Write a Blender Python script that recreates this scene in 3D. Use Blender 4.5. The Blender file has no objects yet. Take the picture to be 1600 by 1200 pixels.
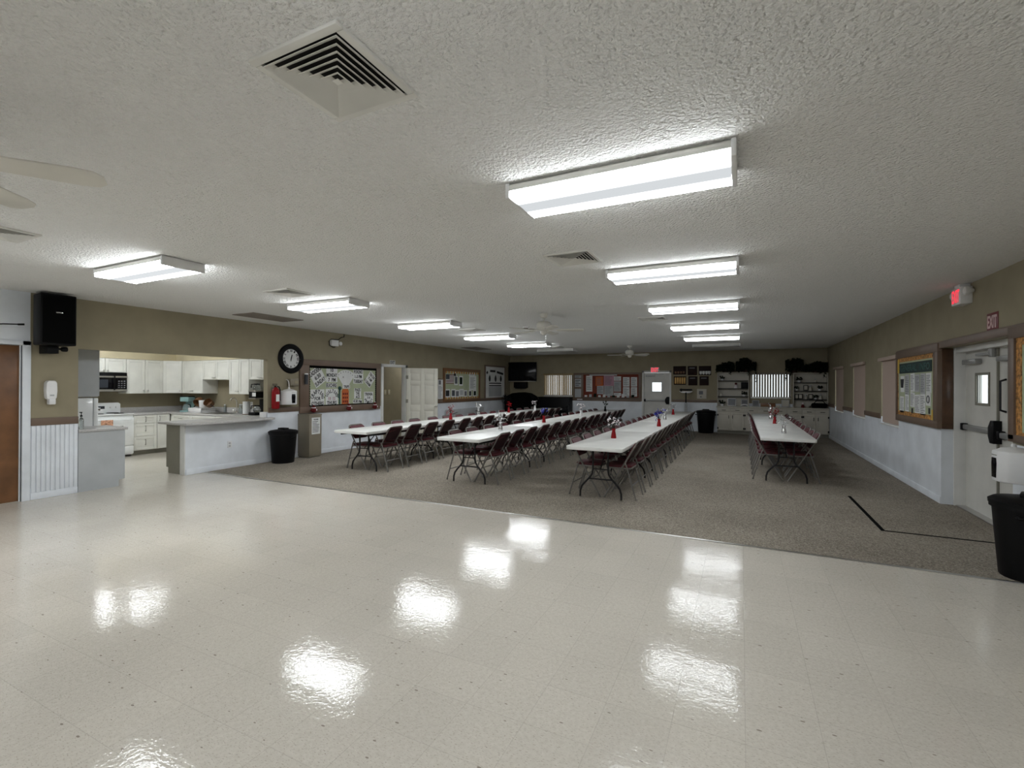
import bpy, bmesh, math, random
from mathutils import Vector, Matrix
R = random.Random(7)
sc = bpy.context.scene
COL = sc.collection
PI = math.pi
# ---------------------------------------------------------------- room constants (metres)
XL, XR, CZ, YB, YC, YF = -8.487, 2.384, 2.754, 17.30, 5.133, -6.5
CAMH = 1.55

# ---------------------------------------------------------------- materials
MATS = {}
def mat(name, col, rough=.6, metal=0., bump=None, var=None, spec=.5, coat=0., alpha=None, trans=0.):
    """plain or gently mottled principled surface; var=(scale, amount), bump=(scale, strength, distance)"""
    if name in MATS: return MATS[name]
    m = bpy.data.materials.new(name); m.use_nodes = True
    nt = m.node_tree; b = nt.nodes['Principled BSDF']
    b.inputs['Base Color'].default_value = (*col, 1)
    b.inputs['Roughness'].default_value = rough
    b.inputs['Metallic'].default_value = metal
    b.inputs['Specular IOR Level'].default_value = spec
    b.inputs['Coat Weight'].default_value = coat
    b.inputs['Transmission Weight'].default_value = trans
    v = var or (3., .08)
    tc = nt.nodes.new('ShaderNodeTexCoord')
    n = nt.nodes.new('ShaderNodeTexNoise'); n.inputs['Scale'].default_value = v[0]; n.inputs['Detail'].default_value = 4
    nt.links.new(tc.outputs['Object'], n.inputs['Vector'])
    r = nt.nodes.new('ShaderNodeValToRGB')
    lo, hi = 1 - v[1], 1 + v[1]
    r.color_ramp.elements[0].color = (*[min(1, c * lo) for c in col], 1); r.color_ramp.elements[0].position = .3
    r.color_ramp.elements[1].color = (*[min(1, c * hi) for c in col], 1); r.color_ramp.elements[1].position = .7
    nt.links.new(n.outputs['Fac'], r.inputs['Fac']); nt.links.new(r.outputs['Color'], b.inputs['Base Color'])
    if bump:
        n2 = nt.nodes.new('ShaderNodeTexNoise'); n2.inputs['Scale'].default_value = bump[0]; n2.inputs['Detail'].default_value = 3
        nt.links.new(tc.outputs['Object'], n2.inputs['Vector'])
        bp = nt.nodes.new('ShaderNodeBump'); bp.inputs['Strength'].default_value = bump[1]; bp.inputs['Distance'].default_value = bump[2]
        nt.links.new(n2.outputs['Fac'], bp.inputs['Height']); nt.links.new(bp.outputs['Normal'], b.inputs['Normal'])
    MATS[name] = m
    return m
def emit(name, col, s):
    m = bpy.data.materials.new(name); m.use_nodes = True; nt = m.node_tree
    nt.nodes.clear(); e = nt.nodes.new('ShaderNodeEmission'); o = nt.nodes.new('ShaderNodeOutputMaterial')
    e.inputs['Color'].default_value = (*col, 1); e.inputs['Strength'].default_value = s
    nt.links.new(e.outputs[0], o.inputs['Surface']); return m

def nd(nt, t, **kw):
    n = nt.nodes.new(t)
    for k, v in kw.items(): setattr(n, k, v)
    return n
def mth(nt, op, a, b=None, c=None):
    n = nd(nt, 'ShaderNodeMath', operation=op)
    for i, x in enumerate((a, b, c)):
        if x is None: continue
        if isinstance(x, (int, float)): n.inputs[i].default_value = x
        else: nt.links.new(x, n.inputs[i])
    return n.outputs[0]

def vinyl_tile():
    m = bpy.data.materials.new('vinyl_tile'); m.use_nodes = True; nt = m.node_tree; b = nt.nodes['Principled BSDF']; L = nt.links.new
    tc = nd(nt, 'ShaderNodeTexCoord'); sx = nd(nt, 'ShaderNodeSeparateXYZ'); L(tc.outputs['Object'], sx.inputs[0])
    T = .3055
    ux = mth(nt, 'DIVIDE', mth(nt, 'SUBTRACT', sx.outputs['X'], .02), T); uy = mth(nt, 'DIVIDE', mth(nt, 'SUBTRACT', sx.outputs['Y'], 1.37), T)
    def edge(u): 
        f = mth(nt, 'FRACT', u); return mth(nt, 'MINIMUM', f, mth(nt, 'SUBTRACT', 1., f))
    e = mth(nt, 'MINIMUM', edge(ux), edge(uy))
    line = nd(nt, 'ShaderNodeMapRange'); line.inputs['From Min'].default_value = .0; line.inputs['From Max'].default_value = .009
    line.inputs['To Min'].default_value = 1; line.inputs['To Max'].default_value = 0; L(e, line.inputs['Value'])
    cid = nd(nt, 'ShaderNodeCombineXYZ'); L(mth(nt, 'FLOOR', ux), cid.inputs[0]); L(mth(nt, 'FLOOR', uy), cid.inputs[1])
    wn = nd(nt, 'ShaderNodeTexWhiteNoise'); wn.noise_dimensions = '2D'; L(cid.outputs[0], wn.inputs['Vector'])
    mot = nd(nt, 'ShaderNodeTexNoise'); mot.inputs['Scale'].default_value = 45; mot.inputs['Detail'].default_value = 6; L(tc.outputs['Object'], mot.inputs['Vector'])
    big = nd(nt, 'ShaderNodeTexNoise'); big.inputs['Scale'].default_value = .8; big.inputs['Detail'].default_value = 3; L(tc.outputs['Object'], big.inputs['Vector'])
    cr = nd(nt, 'ShaderNodeValToRGB'); el = cr.color_ramp.elements
    el[0].position = .3; el[0].color = (.565, .525, .455, 1); el[1].position = .7; el[1].color = (.635, .595, .525, 1); L(mot.outputs['Fac'], cr.inputs['Fac'])
    val = mth(nt, 'ADD', mth(nt, 'MULTIPLY', wn.outputs['Value'], .05), mth(nt, 'MULTIPLY', big.outputs['Fac'], .26))
    hsv = nd(nt, 'ShaderNodeHueSaturation'); L(cr.outputs['Color'], hsv.inputs['Color']); L(mth(nt, 'ADD', val, .80), hsv.inputs['Value'])
    # dark chips
    mp = nd(nt, 'ShaderNodeMapping'); mp.inputs['Rotation'].default_value = (0, 0, .6); mp.inputs['Scale'].default_value = (.75, 1.7, 1.); L(tc.outputs['Object'], mp.inputs['Vector'])
    vo = nd(nt, 'ShaderNodeTexVoronoi'); vo.inputs['Scale'].default_value = 17; L(mp.outputs['Vector'], vo.inputs['Vector'])
    sc2 = nd(nt, 'ShaderNodeSeparateXYZ'); L(vo.outputs['Color'], sc2.inputs[0])
    chip = mth(nt, 'MULTIPLY', mth(nt, 'LESS_THAN', vo.outputs['Distance'], mth(nt, 'MULTIPLY', sc2.outputs['Y'], .15)), mth(nt, 'GREATER_THAN', sc2.outputs['X'], .45))
    mx = nd(nt, 'ShaderNodeMix', data_type='RGBA'); L(mth(nt, 'MULTIPLY', chip, .72), mx.inputs['Factor']); L(hsv.outputs['Color'], mx.inputs['A']); mx.inputs['B'].default_value = (.17, .13, .10, 1)
    fs = nd(nt, 'ShaderNodeTexNoise'); fs.inputs['Scale'].default_value = 105; fs.inputs['Detail'].default_value = 2; L(mp.outputs['Vector'], fs.inputs['Vector'])
    fm = nd(nt, 'ShaderNodeMapRange'); fm.inputs['From Min'].default_value = .57; fm.inputs['From Max'].default_value = .70; fm.inputs['To Max'].default_value = .50; L(fs.outputs['Fac'], fm.inputs['Value'])
    mx0 = nd(nt, 'ShaderNodeMix', data_type='RGBA'); L(fm.outputs['Result'], mx0.inputs['Factor']); L(mx.outputs['Result'], mx0.inputs['A']); mx0.inputs['B'].default_value = (.26, .21, .16, 1); mx = mx0
    mx2 = nd(nt, 'ShaderNodeMix', data_type='RGBA'); L(mth(nt, 'MULTIPLY', line.outputs['Result'], .26), mx2.inputs['Factor']); L(mx.outputs['Result'], mx2.inputs['A']); mx2.inputs['B'].default_value = (.2, .17, .14, 1)
    L(mx2.outputs['Result'], b.inputs['Base Color'])
    b.inputs['Roughness'].default_value = .07; b.inputs['Specular IOR Level'].default_value = .28
    # wax film: each tile lies at a slightly different tilt, plus orange-peel grain and buffing streaks
    fx = mth(nt, 'SUBTRACT', mth(nt, 'FRACT', ux), .5); fy = mth(nt, 'SUBTRACT', mth(nt, 'FRACT', uy), .5)
    wc = nd(nt, 'ShaderNodeSeparateXYZ'); L(wn.outputs['Color'], wc.inputs[0])
    tilt = mth(nt, 'ADD', mth(nt, 'MULTIPLY', fx, mth(nt, 'SUBTRACT', wc.outputs['X'], .5)), mth(nt, 'MULTIPLY', fy, mth(nt, 'SUBTRACT', wc.outputs['Y'], .5)))
    h = mth(nt, 'MULTIPLY', tilt, .0030)
    for scl, amp, det in ((4.5, .0011, 2), (20, .0007, 2), (60, .00055, 2)):
        w1 = nd(nt, 'ShaderNodeTexNoise'); w1.inputs['Scale'].default_value = scl; w1.inputs['Detail'].default_value = det; L(tc.outputs['Object'], w1.inputs['Vector'])
        h = mth(nt, 'ADD', h, mth(nt, 'MULTIPLY', w1.outputs['Fac'], amp))
    bp = nd(nt, 'ShaderNodeBump'); bp.inputs['Strength'].default_value = 1; bp.inputs['Distance'].default_value = 1; L(h, bp.inputs['Height']); L(bp.outputs['Normal'], b.inputs['Normal'])
    return m
def carpet_mat():
    m = bpy.data.materials.new('carpet_pile'); m.use_nodes = True; nt = m.node_tree; b = nt.nodes['Principled BSDF']; L = nt.links.new
    tc = nd(nt, 'ShaderNodeTexCoord')
    n = nd(nt, 'ShaderNodeTexNoise'); n.inputs['Scale'].default_value = 75; n.inputs['Detail'].default_value = 3; n.inputs['Roughness'].default_value = .7; L(tc.outputs['Object'], n.inputs['Vector'])
    g = nd(nt, 'ShaderNodeTexNoise'); g.inputs['Scale'].default_value = .7; g.inputs['Detail'].default_value = 3; L(tc.outputs['Object'], g.inputs['Vector'])
    f = mth(nt, 'ADD', n.outputs['Fac'], mth(nt, 'MULTIPLY', mth(nt, 'SUBTRACT', g.outputs['Fac'], .5), .25))
    cr = nd(nt, 'ShaderNodeValToRGB'); el = cr.color_ramp.elements
    el[0].position = .33; el[0].color = (.125, .105, .085, 1); el[1].position = .68; el[1].color = (.41, .37, .31, 1)
    e2 = el.new(.5); e2.color = (.25, .22, .18, 1); L(f, cr.inputs['Fac']); L(cr.outputs['Color'], b.inputs['Base Color'])
    b.inputs['Roughness'].default_value = .95; b.inputs['Specular IOR Level'].default_value = .1
    bp = nd(nt, 'ShaderNodeBump'); bp.inputs['Strength'].default_value = .6; bp.inputs['Distance'].default_value = .008; L(n.outputs['Fac'], bp.inputs['Height']); L(bp.outputs['Normal'], b.inputs['Normal'])
    return m
def popcorn():
    m = bpy.data.materials.new('popcorn_ceiling'); m.use_nodes = True; nt = m.node_tree; b = nt.nodes['Principled BSDF']; L = nt.links.new
    tc = nd(nt, 'ShaderNodeTexCoord')
    n = nd(nt, 'ShaderNodeTexNoise'); n.inputs['Scale'].default_value = 46; n.inputs['Detail'].default_value = 2.5; n.inputs['Roughness'].default_value = .55; L(tc.outputs['Object'], n.inputs['Vector'])
    v = nd(nt, 'ShaderNodeTexVoronoi'); v.inputs['Scale'].default_value = 62; L(tc.outputs['Object'], v.inputs['Vector'])
    h = mth(nt, 'SUBTRACT', n.outputs['Fac'], mth(nt, 'MULTIPLY', v.outputs['Distance'], .35))
    bp = nd(nt, 'ShaderNodeBump'); bp.inputs['Strength'].default_value = 1.; bp.inputs['Distance'].default_value = .028; L(h, bp.inputs['Height']); L(bp.outputs['Normal'], b.inputs['Normal'])
    b.inputs['Base Color'].default_value = (.86, .86, .845, 1); b.inputs['Roughness'].default_value = .95; b.inputs['Specular IOR Level'].default_value = .1
    return m
def lens_mat(strength, side, low):
    """prismatic wrap lens with two fluorescent tubes glowing behind it"""
    m = bpy.data.materials.new('lit_prismatic_lens'); m.use_nodes = True; nt = m.node_tree; nt.nodes.clear(); L = nt.links.new
    tc = nd(nt, 'ShaderNodeTexCoord'); sx = nd(nt, 'ShaderNodeSeparateXYZ'); L(tc.outputs['Object'], sx.inputs[0])
    d = mth(nt, 'ABSOLUTE', sx.outputs['Y'])
    mr = nd(nt, 'ShaderNodeMapRange', interpolation_type='SMOOTHSTEP'); mr.inputs['From Min'].default_value = .058; mr.inputs['From Max'].default_value = .130
    mr.inputs['To Min'].default_value = low; mr.inputs['To Max'].default_value = strength; L(d, mr.inputs['Value'])
    edge = mth(nt, 'GREATER_THAN', mth(nt, 'ABSOLUTE', sx.outputs['Y']), .1945)
    tot = mth(nt, 'ADD', mr.outputs['Result'], mth(nt, 'MULTIPLY', edge, side))
    e = nd(nt, 'ShaderNodeEmission'); e.inputs['Color'].default_value = (.93, .97, 1, 1); L(tot, e.inputs['Strength'])
    o = nd(nt, 'ShaderNodeOutputMaterial'); L(e.outputs[0], o.inputs['Surface']); return m

M = dict(
 vinyl=vinyl_tile(), carpet=carpet_mat(), popcorn=popcorn(), lens=lens_mat(18.5, -5., .56), lens_bright=lens_mat(30., -9., .62),
 beige=mat('beige_paint', (.285, .247, .165), .75, bump=(90, .15, .002)),
 cream=mat('cream_paint', (.60, .53, .36), .75),
 white_wall=mat('white_wall_paint', (.735, .77, .815), .6, bump=(60, .15, .002)),
 white_trim=mat('white_trim_paint', (.70, .70, .68), .45),
 brown=mat('brown_painted_trim', (.155, .105, .075), .45),
 dark_brown=mat('dark_brown_wood', (.085, .045, .025), .25, var=(6, .3)),
 door_wood=mat('brown_wood_veneer', (.17, .075, .028), .4, var=(5, .22)),
 door_cream=mat('cream_door_paint', (.62, .60, .52), .45),
 door_grey=mat('grey_white_steel_door', (.60, .59, .55), .4),
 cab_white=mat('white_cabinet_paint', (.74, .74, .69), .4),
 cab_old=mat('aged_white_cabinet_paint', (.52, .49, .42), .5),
 grey_panel=mat('grey_laminate_panel', (.44, .46, .47), .5),
 counter=mat('speckled_grey_laminate', (.47, .46, .45), .3, var=(90, .22)),
 toe=mat('grey_toe_kick', (.22, .21, .17), .6),
 appliance=mat('white_enamel', (.80, .82, .82), .25, coat=.3),
 black=mat('black_plastic', (.0035, .0035, .004), .5, spec=.16),
 black_soft=mat('black_cloth', (.003, .003, .003), .95, spec=.05),
 black_gloss=mat('black_glass', (.003, .003, .004), .15, spec=.2),
 steel=mat('brushed_steel', (.55, .54, .52), .3, metal=1.),
 chrome=mat('chrome', (.75, .75, .75), .12, metal=1.),
 grey_metal=mat('grey_painted_tube', (.18, .17, .155), .42, metal=.35),
 dark_metal=mat('dark_table_leg_steel', (.016, .015, .016), .45, metal=.2, spec=.3),
 grey_closer=mat('grey_closer_metal', (.34, .34, .33), .4, metal=.5),
 maroon=mat('maroon_vinyl', (.070, .008, .013), .5, spec=.3, var=(12, .2), bump=(160, .1, .001)),
 maroon_shaded=mat('shaded_maroon_vinyl', (.022, .004, .007), .6, spec=.2),
 table=mat('white_table_plastic', (.72, .72, .69), .32, bump=(120, .06, .001)),
 plastic=mat('white_plastic', (.76, .76, .76), .35),
 paper=mat('white_paper', (.70, .71, .70), .8),
 paper_grey=mat('grey_paper', (.42, .43, .44), .8),
 ink=mat('black_ink', (.012, .012, .014), .7),
 grey_ink=mat('grey_ink', (.16, .16, .17), .8),
 green_board=mat('pale_green_backing', (.40, .44, .29), .8),
 tan=mat('tan_laminate', (.215, .185, .135), .5),
 red=mat('red_glossy', (.24, .003, .006), .4, spec=.25),
 red_cloth=mat('red_felt', (.11, .005, .005), .9),
 blue=mat('blue_foil', (.02, .03, .36), .35),
 silver=mat('silver_foil', (.75, .75, .76), .2, metal=.9),
 white_petal=mat('white_petal', (.80, .74, .76), .7),
 leaf=mat('dark_leaf', (.006, .012, .005), .7, spec=.15, var=(20, .4)),
 terracotta=mat('terracotta_pot', (.05, .022, .012), .7),
 orange=mat('orange_paper', (.50, .12, .03), .8),
 yellow=mat('yellow_paper', (.60, .40, .06), .8),
 gold_border=mat('gold_leaf_border', (.42, .20, .05), .7, var=(28, .75)),
 pink=mat('pink_paper', (.45, .24, .30), .8),
 teal=mat('teal_plastic', (.26, .42, .42), .35),
 cork=mat('cork_board', (.17, .035, .018), .9),
 blind=mat('beige_blind_vane', (.47, .38, .31), .7),
 vane=mat('translucent_vane', (.42, .33, .20), .6),
 glass_tint=mat('clear_glassware', (.8, .85, .85), .08, trans=.9),
 tapemat=mat('black_floor_tape', (.002, .002, .002), .9, spec=.05),
 sign_red=mat('sign_red', (.16, .012, .018), .4),
 pale_pink=mat('pale_sign_letters', (.62, .45, .44), .5),
 exit_glow=emit('exit_sign_red_glow', (1, .07, .10), .75),
 dark_green=mat('dark_green_paper', (.008, .028, .026), .7),
 green_letter=mat('green_letters', (.030, .085, .075), .7),
 wood=mat('brown_shelf_wood', (.16, .075, .03), .5),
 gold=mat('gold_plate', (.42, .25, .08), .4, metal=.6),
 plaque=mat('dark_plaque_wood', (.014, .005, .004), .5, spec=.12),
 dark_void=mat('dark_duct', (.012, .011, .010), .9),
 vent=mat('vent_white_metal', (.68, .67, .63), .45),
 grille=mat('dusty_grey_grille', (.25, .22, .19), .6),
 fan_white=mat('fan_white', (.66, .64, .58), .4),
 lcd=mat('grey_blue_screen', (.025, .03, .04), .3),
 towel=mat('orange_print_towel', (.50, .27, .17), .9, var=(30, .6)),
 lens_off=mat('unlit_prismatic_lens', (.50, .50, .48), .3),
)
def glass_mat():
    m = bpy.data.materials.new('window_glass'); m.use_nodes = True; nt = m.node_tree; nt.nodes.clear()
    g = nd(nt, 'ShaderNodeBsdfGlossy'); g.inputs['Roughness'].default_value = .03
    t = nd(nt, 'ShaderNodeBsdfTransparent'); t.inputs['Color'].default_value = (.95, .97, .97, 1)
    mx = nd(nt, 'ShaderNodeMixShader'); mx.inputs[0].default_value = .06
    o = nd(nt, 'ShaderNodeOutputMaterial'); nt.links.new(t.outputs[0], mx.inputs[1]); nt.links.new(g.outputs[0], mx.inputs[2]); nt.links.new(mx.outputs[0], o.inputs['Surface']); return m
M['glass'] = glass_mat()

# ---------------------------------------------------------------- mesh builder
class B:
    def __init__(s): s.bm = bmesh.new(); s.mi = 0
    def m(s, i): s.mi = i; return s
    def _fin(s, faces):
        for f in faces: f.material_index = s.mi
    def box(s, x0, x1, y0, y1, z0, z1, bev=0., seg=2, rot=None, piv=None):
        x0, x1 = sorted((x0, x1)); y0, y1 = sorted((y0, y1)); z0, z1 = sorted((z0, z1))
        t = bmesh.new()
        vs = [t.verts.new((x, y, z)) for x in (x0, x1) for y in (y0, y1) for z in (z0, z1)]
        for f in ((0, 1, 3, 2), (4, 6, 7, 5), (0, 4, 5, 1), (2, 3, 7, 6), (0, 2, 6, 4), (1, 5, 7, 3)): t.faces.new([vs[i] for i in f])
        if bev > 0: bmesh.ops.bevel(t, geom=t.edges[:], offset=min(bev, .49 * min(x1 - x0, y1 - y0, z1 - z0)), segments=seg, affect='EDGES', profile=.5)
        s._merge(t, rot, piv); return s
    def _merge(s, t, rot=None, piv=None):
        mp = {}
        p = Vector(piv) if piv else Vector((0, 0, 0))
        for v in t.verts:
            co = v.co.copy()
            if rot is not None: co = p + rot @ (co - p)
            mp[v] = s.bm.verts.new(co)
        for f in t.faces:
            try: s._fin([s.bm.faces.new([mp[v] for v in f.verts])])
            except ValueError: pass
        t.free()
    def tube(s, pts, r, seg=8, cap=True, rs=None):
        pts = [Vector(p) for p in pts]; n = len(pts); rings = []
        d0 = (pts[1] - pts[0]).normalized(); u = d0.orthogonal().normalized()
        for i, p in enumerate(pts):
            a = (pts[i] - pts[i - 1]).normalized() if i else d0; b_ = (pts[i + 1] - pts[i]).normalized() if i < n - 1 else a
            t = (a + b_)
            t = t.normalized() if t.length > 1e-6 else a
            u = (u - t * u.dot(t)); u = u.normalized() if u.length > 1e-6 else t.orthogonal().normalized()
            w = t.cross(u); rr = rs[i] if rs else r
            rings.append([s.bm.verts.new(p + (u * math.cos(k * 2 * PI / seg) + w * math.sin(k * 2 * PI / seg)) * rr) for k in range(seg)])
        for i in range(n - 1):
            for k in range(seg): s._fin([s.bm.faces.new((rings[i][k], rings[i][(k + 1) % seg], rings[i + 1][(k + 1) % seg], rings[i + 1][k]))])
        if cap: s._fin([s.bm.faces.new(rings[0][::-1]), s.bm.faces.new(rings[-1])])
        return s
    def lathe(s, prof, c=(0, 0, 0), seg=20, axis='z', sx=1., sy=1.):
        c = Vector(c); rings = []
        for r, z in prof:
            ring = []
            for k in range(seg):
                a = 2 * PI * k / seg; x, y = r * math.cos(a) * sx, r * math.sin(a) * sy
                v = (x, y, z) if axis == 'z' else ((x, -z, y) if axis == 'y' else (z, x, y))
                ring.append(s.bm.verts.new(c + Vector(v)))
            rings.append(ring)
        for i in range(len(rings) - 1):
            for k in range(seg): s._fin([s.bm.faces.new((rings[i][k], rings[i][(k + 1) % seg], rings[i + 1][(k + 1) % seg], rings[i + 1][k]))])
        if prof[0][0] > 1e-6: s._fin([s.bm.faces.new(rings[0][::-1])])
        if prof[-1][0] > 1e-6: s._fin([s.bm.faces.new(rings[-1])])
        return s
    def prism(s, outline, y0, y1, bev=0.):
        """outline in local XZ, extruded along Y"""
        t = bmesh.new()
        a = [t.verts.new((x, y0, z)) for x, z in outline]; b_ = [t.verts.new((x, y1, z)) for x, z in outline]; n = len(a)
        t.faces.new(a); t.faces.new(b_[::-1])
        for i in range(n): t.faces.new((a[i], b_[i], b_[(i + 1) % n], a[(i + 1) % n]))
        bmesh.ops.recalc_face_normals(t, faces=t.faces[:])
        if bev > 0: bmesh.ops.bevel(t, geom=t.edges[:], offset=bev, segments=2, affect='EDGES', profile=.5)
        s._merge(t); return s
    def prismz(s, outline, z0, z1, bev=0.):
        """outline in local XY, extruded along Z"""
        t = bmesh.new()
        a = [t.verts.new((x, y, z0)) for x, y in outline]; b_ = [t.verts.new((x, y, z1)) for x, y in outline]; n = len(a)
        t.faces.new(a[::-1]); t.faces.new(b_)
        for i in range(n): t.faces.new((a[i], a[(i + 1) % n], b_[(i + 1) % n], b_[i]))
        bmesh.ops.recalc_face_normals(t, faces=t.faces[:])
        if bev > 0: bmesh.ops.bevel(t, geom=t.edges[:], offset=bev, segments=2, affect='EDGES', profile=.5)
        s._merge(t); return s
    def ball(s, c, r, seg=8, sz=1.):
        prof = [(r * math.sin(PI * i / seg), -r * sz * math.cos(PI * i / seg)) for i in range(seg + 1)]
        prof[0] = (1e-7, prof[0][1]); prof[-1] = (1e-7, prof[-1][1])
        return s.lathe(prof, c, max(6, seg))
    def quad(s, pts):
        s._fin([s.bm.faces.new([s.bm.verts.new(p) for p in pts])]); return s
    def text(s, body, cx, cz, w, h, y=-.002, ang=0., dep=.001):
        """raised lettering on a sheet facing -Y, fitted into w x h, centred"""
        cu = bpy.data.curves.new('lettering', 'FONT'); cu.body = body; cu.align_x = 'CENTER'; cu.align_y = 'CENTER'; cu.extrude = dep; cu.offset = .026; cu.resolution_u = 2
        o = bpy.data.objects.new('lettering', cu); COL.objects.link(o)
        dg = bpy.context.evaluated_depsgraph_get(); me = bpy.data.meshes.new_from_object(o.evaluated_get(dg))
        xs = [v.co.x for v in me.vertices]; ys = [v.co.y for v in me.vertices]
        bx, by = (min(xs) + max(xs)) / 2, (min(ys) + max(ys)) / 2; fx = w / max(1e-4, max(xs) - min(xs)); fy = h / max(1e-4, max(ys) - min(ys))
        ca, sa = math.cos(ang), math.sin(ang); vs = []
        for v in me.vertices:
            X, Z = (v.co.x - bx) * fx, (v.co.y - by) * fy
            vs.append(s.bm.verts.new((cx + X * ca - Z * sa, y - v.co.z, cz + X * sa + Z * ca)))
        for p in me.polygons:
            try: s._fin([s.bm.faces.new([vs[i] for i in p.vertices])])
            except ValueError: pass
        bpy.data.objects.remove(o); bpy.data.curves.remove(cu); bpy.data.meshes.remove(me); return s
    def lines(s, x0, x1, z0, z1, n, y=-.002, seed=1):
        """illegible small print: rows of short dashes"""
        rr = random.Random(seed); st = (z1 - z0) / n
        for i in range(n):
            z = z0 + (i + .5) * st; s.box(x0, x0 + (x1 - x0) * rr.uniform(.6, 1.), y - .0008, y, z - st * .18, z + st * .18)
        return s
    def arcsheet(s, x, z, w, h, y=0., t=.002, ang=0.):
        rot = Matrix.Rotation(-ang, 3, 'Y'); return s.box(x - w / 2, x + w / 2, y - t, y, z - h / 2, z + h / 2, rot=rot, piv=(x, y, z))

def obj(name, b, mats, parent=None, smooth=35):
    me = bpy.data.meshes.new(name); bmesh.ops.recalc_face_normals(b.bm, faces=b.bm.faces[:]); b.bm.to_mesh(me); b.bm.free()
    for m in (mats if isinstance(mats, (list, tuple)) else [mats]): me.materials.append(M[m] if isinstance(m, str) else m)
    if smooth:
        for p in me.polygons: p.use_smooth = True
        me.set_sharp_from_angle(angle=math.radians(smooth))
    o = bpy.data.objects.new(name, me); COL.objects.link(o)
    if parent: o.parent = parent
    return o
def tag(o, label, cat, group=None):
    o['label'] = label; o['category'] = cat
    if group: o['group'] = group
    return o
def thing(name, label, cat, loc=(0, 0, 0), rz=0., group=None):
    o = bpy.data.objects.new(name, None); COL.objects.link(o); o.empty_display_size = .1
    o.location = loc; o.rotation_euler = (0, 0, rz); return tag(o, label, cat, group)
def struct(name, b, mats, parent=None, smooth=35):
    o = obj(name, b, mats, parent, smooth)
    if not parent: o['kind'] = 'structure'
    return o
def sroot(name, loc=(0, 0, 0), rz=0.):
    o = bpy.data.objects.new(name, None); COL.objects.link(o); o.location = loc; o.rotation_euler = (0, 0, rz); o['kind'] = 'structure'; return o
def dup(root, loc, rz, label, group=None):
    r = root.copy(); COL.objects.link(r); r.location = loc; r.rotation_euler = (0, 0, rz); r['label'] = label
    if group: r['group'] = group
    for ch in list(root.children):
        c = ch.copy(); COL.objects.link(c); c.parent = r
        for g in ch.children:
            d = g.copy(); COL.objects.link(d); d.parent = c
    return r
def onL(y, z, out=0.): return (XL + out, y, z), PI / 2      # left wall: local x = +y, front = +x
def onB(x, z, out=0.): return (x, YB - out, z), 0.          # back wall
def onR(y, z, out=0.): return (XR - out, y, z), -PI / 2     # right wall: local x = -y

# ================================================================ ROOM SHELL
struct('floor', B().box(XL - 4.0, XR + .3, YF - .15, YB + .15, -.12, 0), 'vinyl', smooth=0)
struct('floor_carpet', B().box(XL, XR, YC, YB, 0, .006).box(XR - .001, 2.62, 6.28, 8.12, 0, .006), 'carpet', smooth=0)
struct('trim_1', B().box(XL + .02, XR, YC - .022, YC + .004, 0, .009, .004), 'steel')
struct('ceiling', B().box(XL - .12, XR + .15, YF - .15, YB + .15, CZ, CZ + .12), 'popcorn', smooth=0)
struct('ceiling_kitchen', B().box(-12.55, XL - .12, 3.05, 7.05, CZ, CZ + .12), 'white_trim', smooth=0)

def seg(b, x0, x1, y0, y1, z0, z1, upper=1, split=1.0):
    """wall piece: slot 0 = white wainscot below the rail, slot `upper` above it"""
    if z0 < split: b.m(0).box(x0, x1, y0, y1, z0, min(z1, split))
    if z1 > split: b.m(upper).box(x0, x1, y0, y1, max(z0, split), z1)
    b.m(0)
def wall(b, ax, f0, f1, s0, s1, holes, upper=1):
    """wall along axis ax ('x' or 'y') between thickness planes f0,f1; holes = (a, b, z0, z1)"""
    cuts = sorted({s0, s1, *[h[0] for h in holes], *[h[1] for h in holes]})
    for a, c in zip(cuts[:-1], cuts[1:]):
        hs = [h for h in holes if h[0] <= a + 1e-6 and h[1] >= c - 1e-6]
        zs = [(0., CZ)]
        for h in hs: zs = [p for z in zs for p in ((z[0], min(z[1], h[2])), (max(z[0], h[3]), z[1])) if p[1] - p[0] > 1e-4]
        for z0, z1 in zs:
            if ax == 'y': seg(b, f0, f1, a, c, z0, z1, upper)
            else: seg(b, a, c, f0, f1, z0, z1, upper)
b = B()
wall(b, 'y', XL - .12, XL, YF, 2.84, [(1.93, 2.76, 0, 2.05)], upper=0)
wall(b, 'y', XL - .12, XL, 2.84, YB, [(3.345, 4.79, 0, 2.045), (4.79, 6.33, .855, 2.045), (9.70, 10.60, 0, 2.035)])
struct('wall_left', b, ['white_wall', 'beige'], smooth=0)
b = B()
WINR = [(14.78, 15.98), (12.39, 13.61), (10.0, 11.10)]
wall(b, 'y', XR, XR + .15, YF, YB, [(a, c, .875, 2.05) for a, c in WINR] + [(6.28, 8.12, 0, 2.07)])
b.m(0).box(XR + .15, 2.75, 8.12, 8.27, 0, 2.07).box(XR + .15, 2.75, 6.13, 6.28, 0, 2.07).box(XR + .15, 2.75, 6.13, 8.27, 2.07, 2.2)
struct('wall_right', b, ['white_wall', 'beige'], smooth=0)
b = B(); WB1 = (-7.00, -5.81, 1.155, 2.0); WB2 = (.27, 1.42, 1.185, 1.98)
wall(b, 'x', YB, YB + .15, XL - .12, XR + .15, [WB1, WB2, (-3.15, -2.26, 0, 2.03)])
struct('wall_back', b, ['white_wall', 'beige'], smooth=0)
b = B(); wall(b, 'x', YF - .15, YF, XL - .12, XR + .15, [])
struct('wall_front', b, ['white_wall', 'beige'], smooth=0)
struct('wall_kitchen_back', B().box(-12.52, -12.40, 3.08, 7.04, 0, CZ), 'beige', smooth=0)
struct('wall_kitchen_far', B().box(-12.40, XL - .12, 6.92, 7.04, 0, CZ), 'beige', smooth=0)
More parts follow.
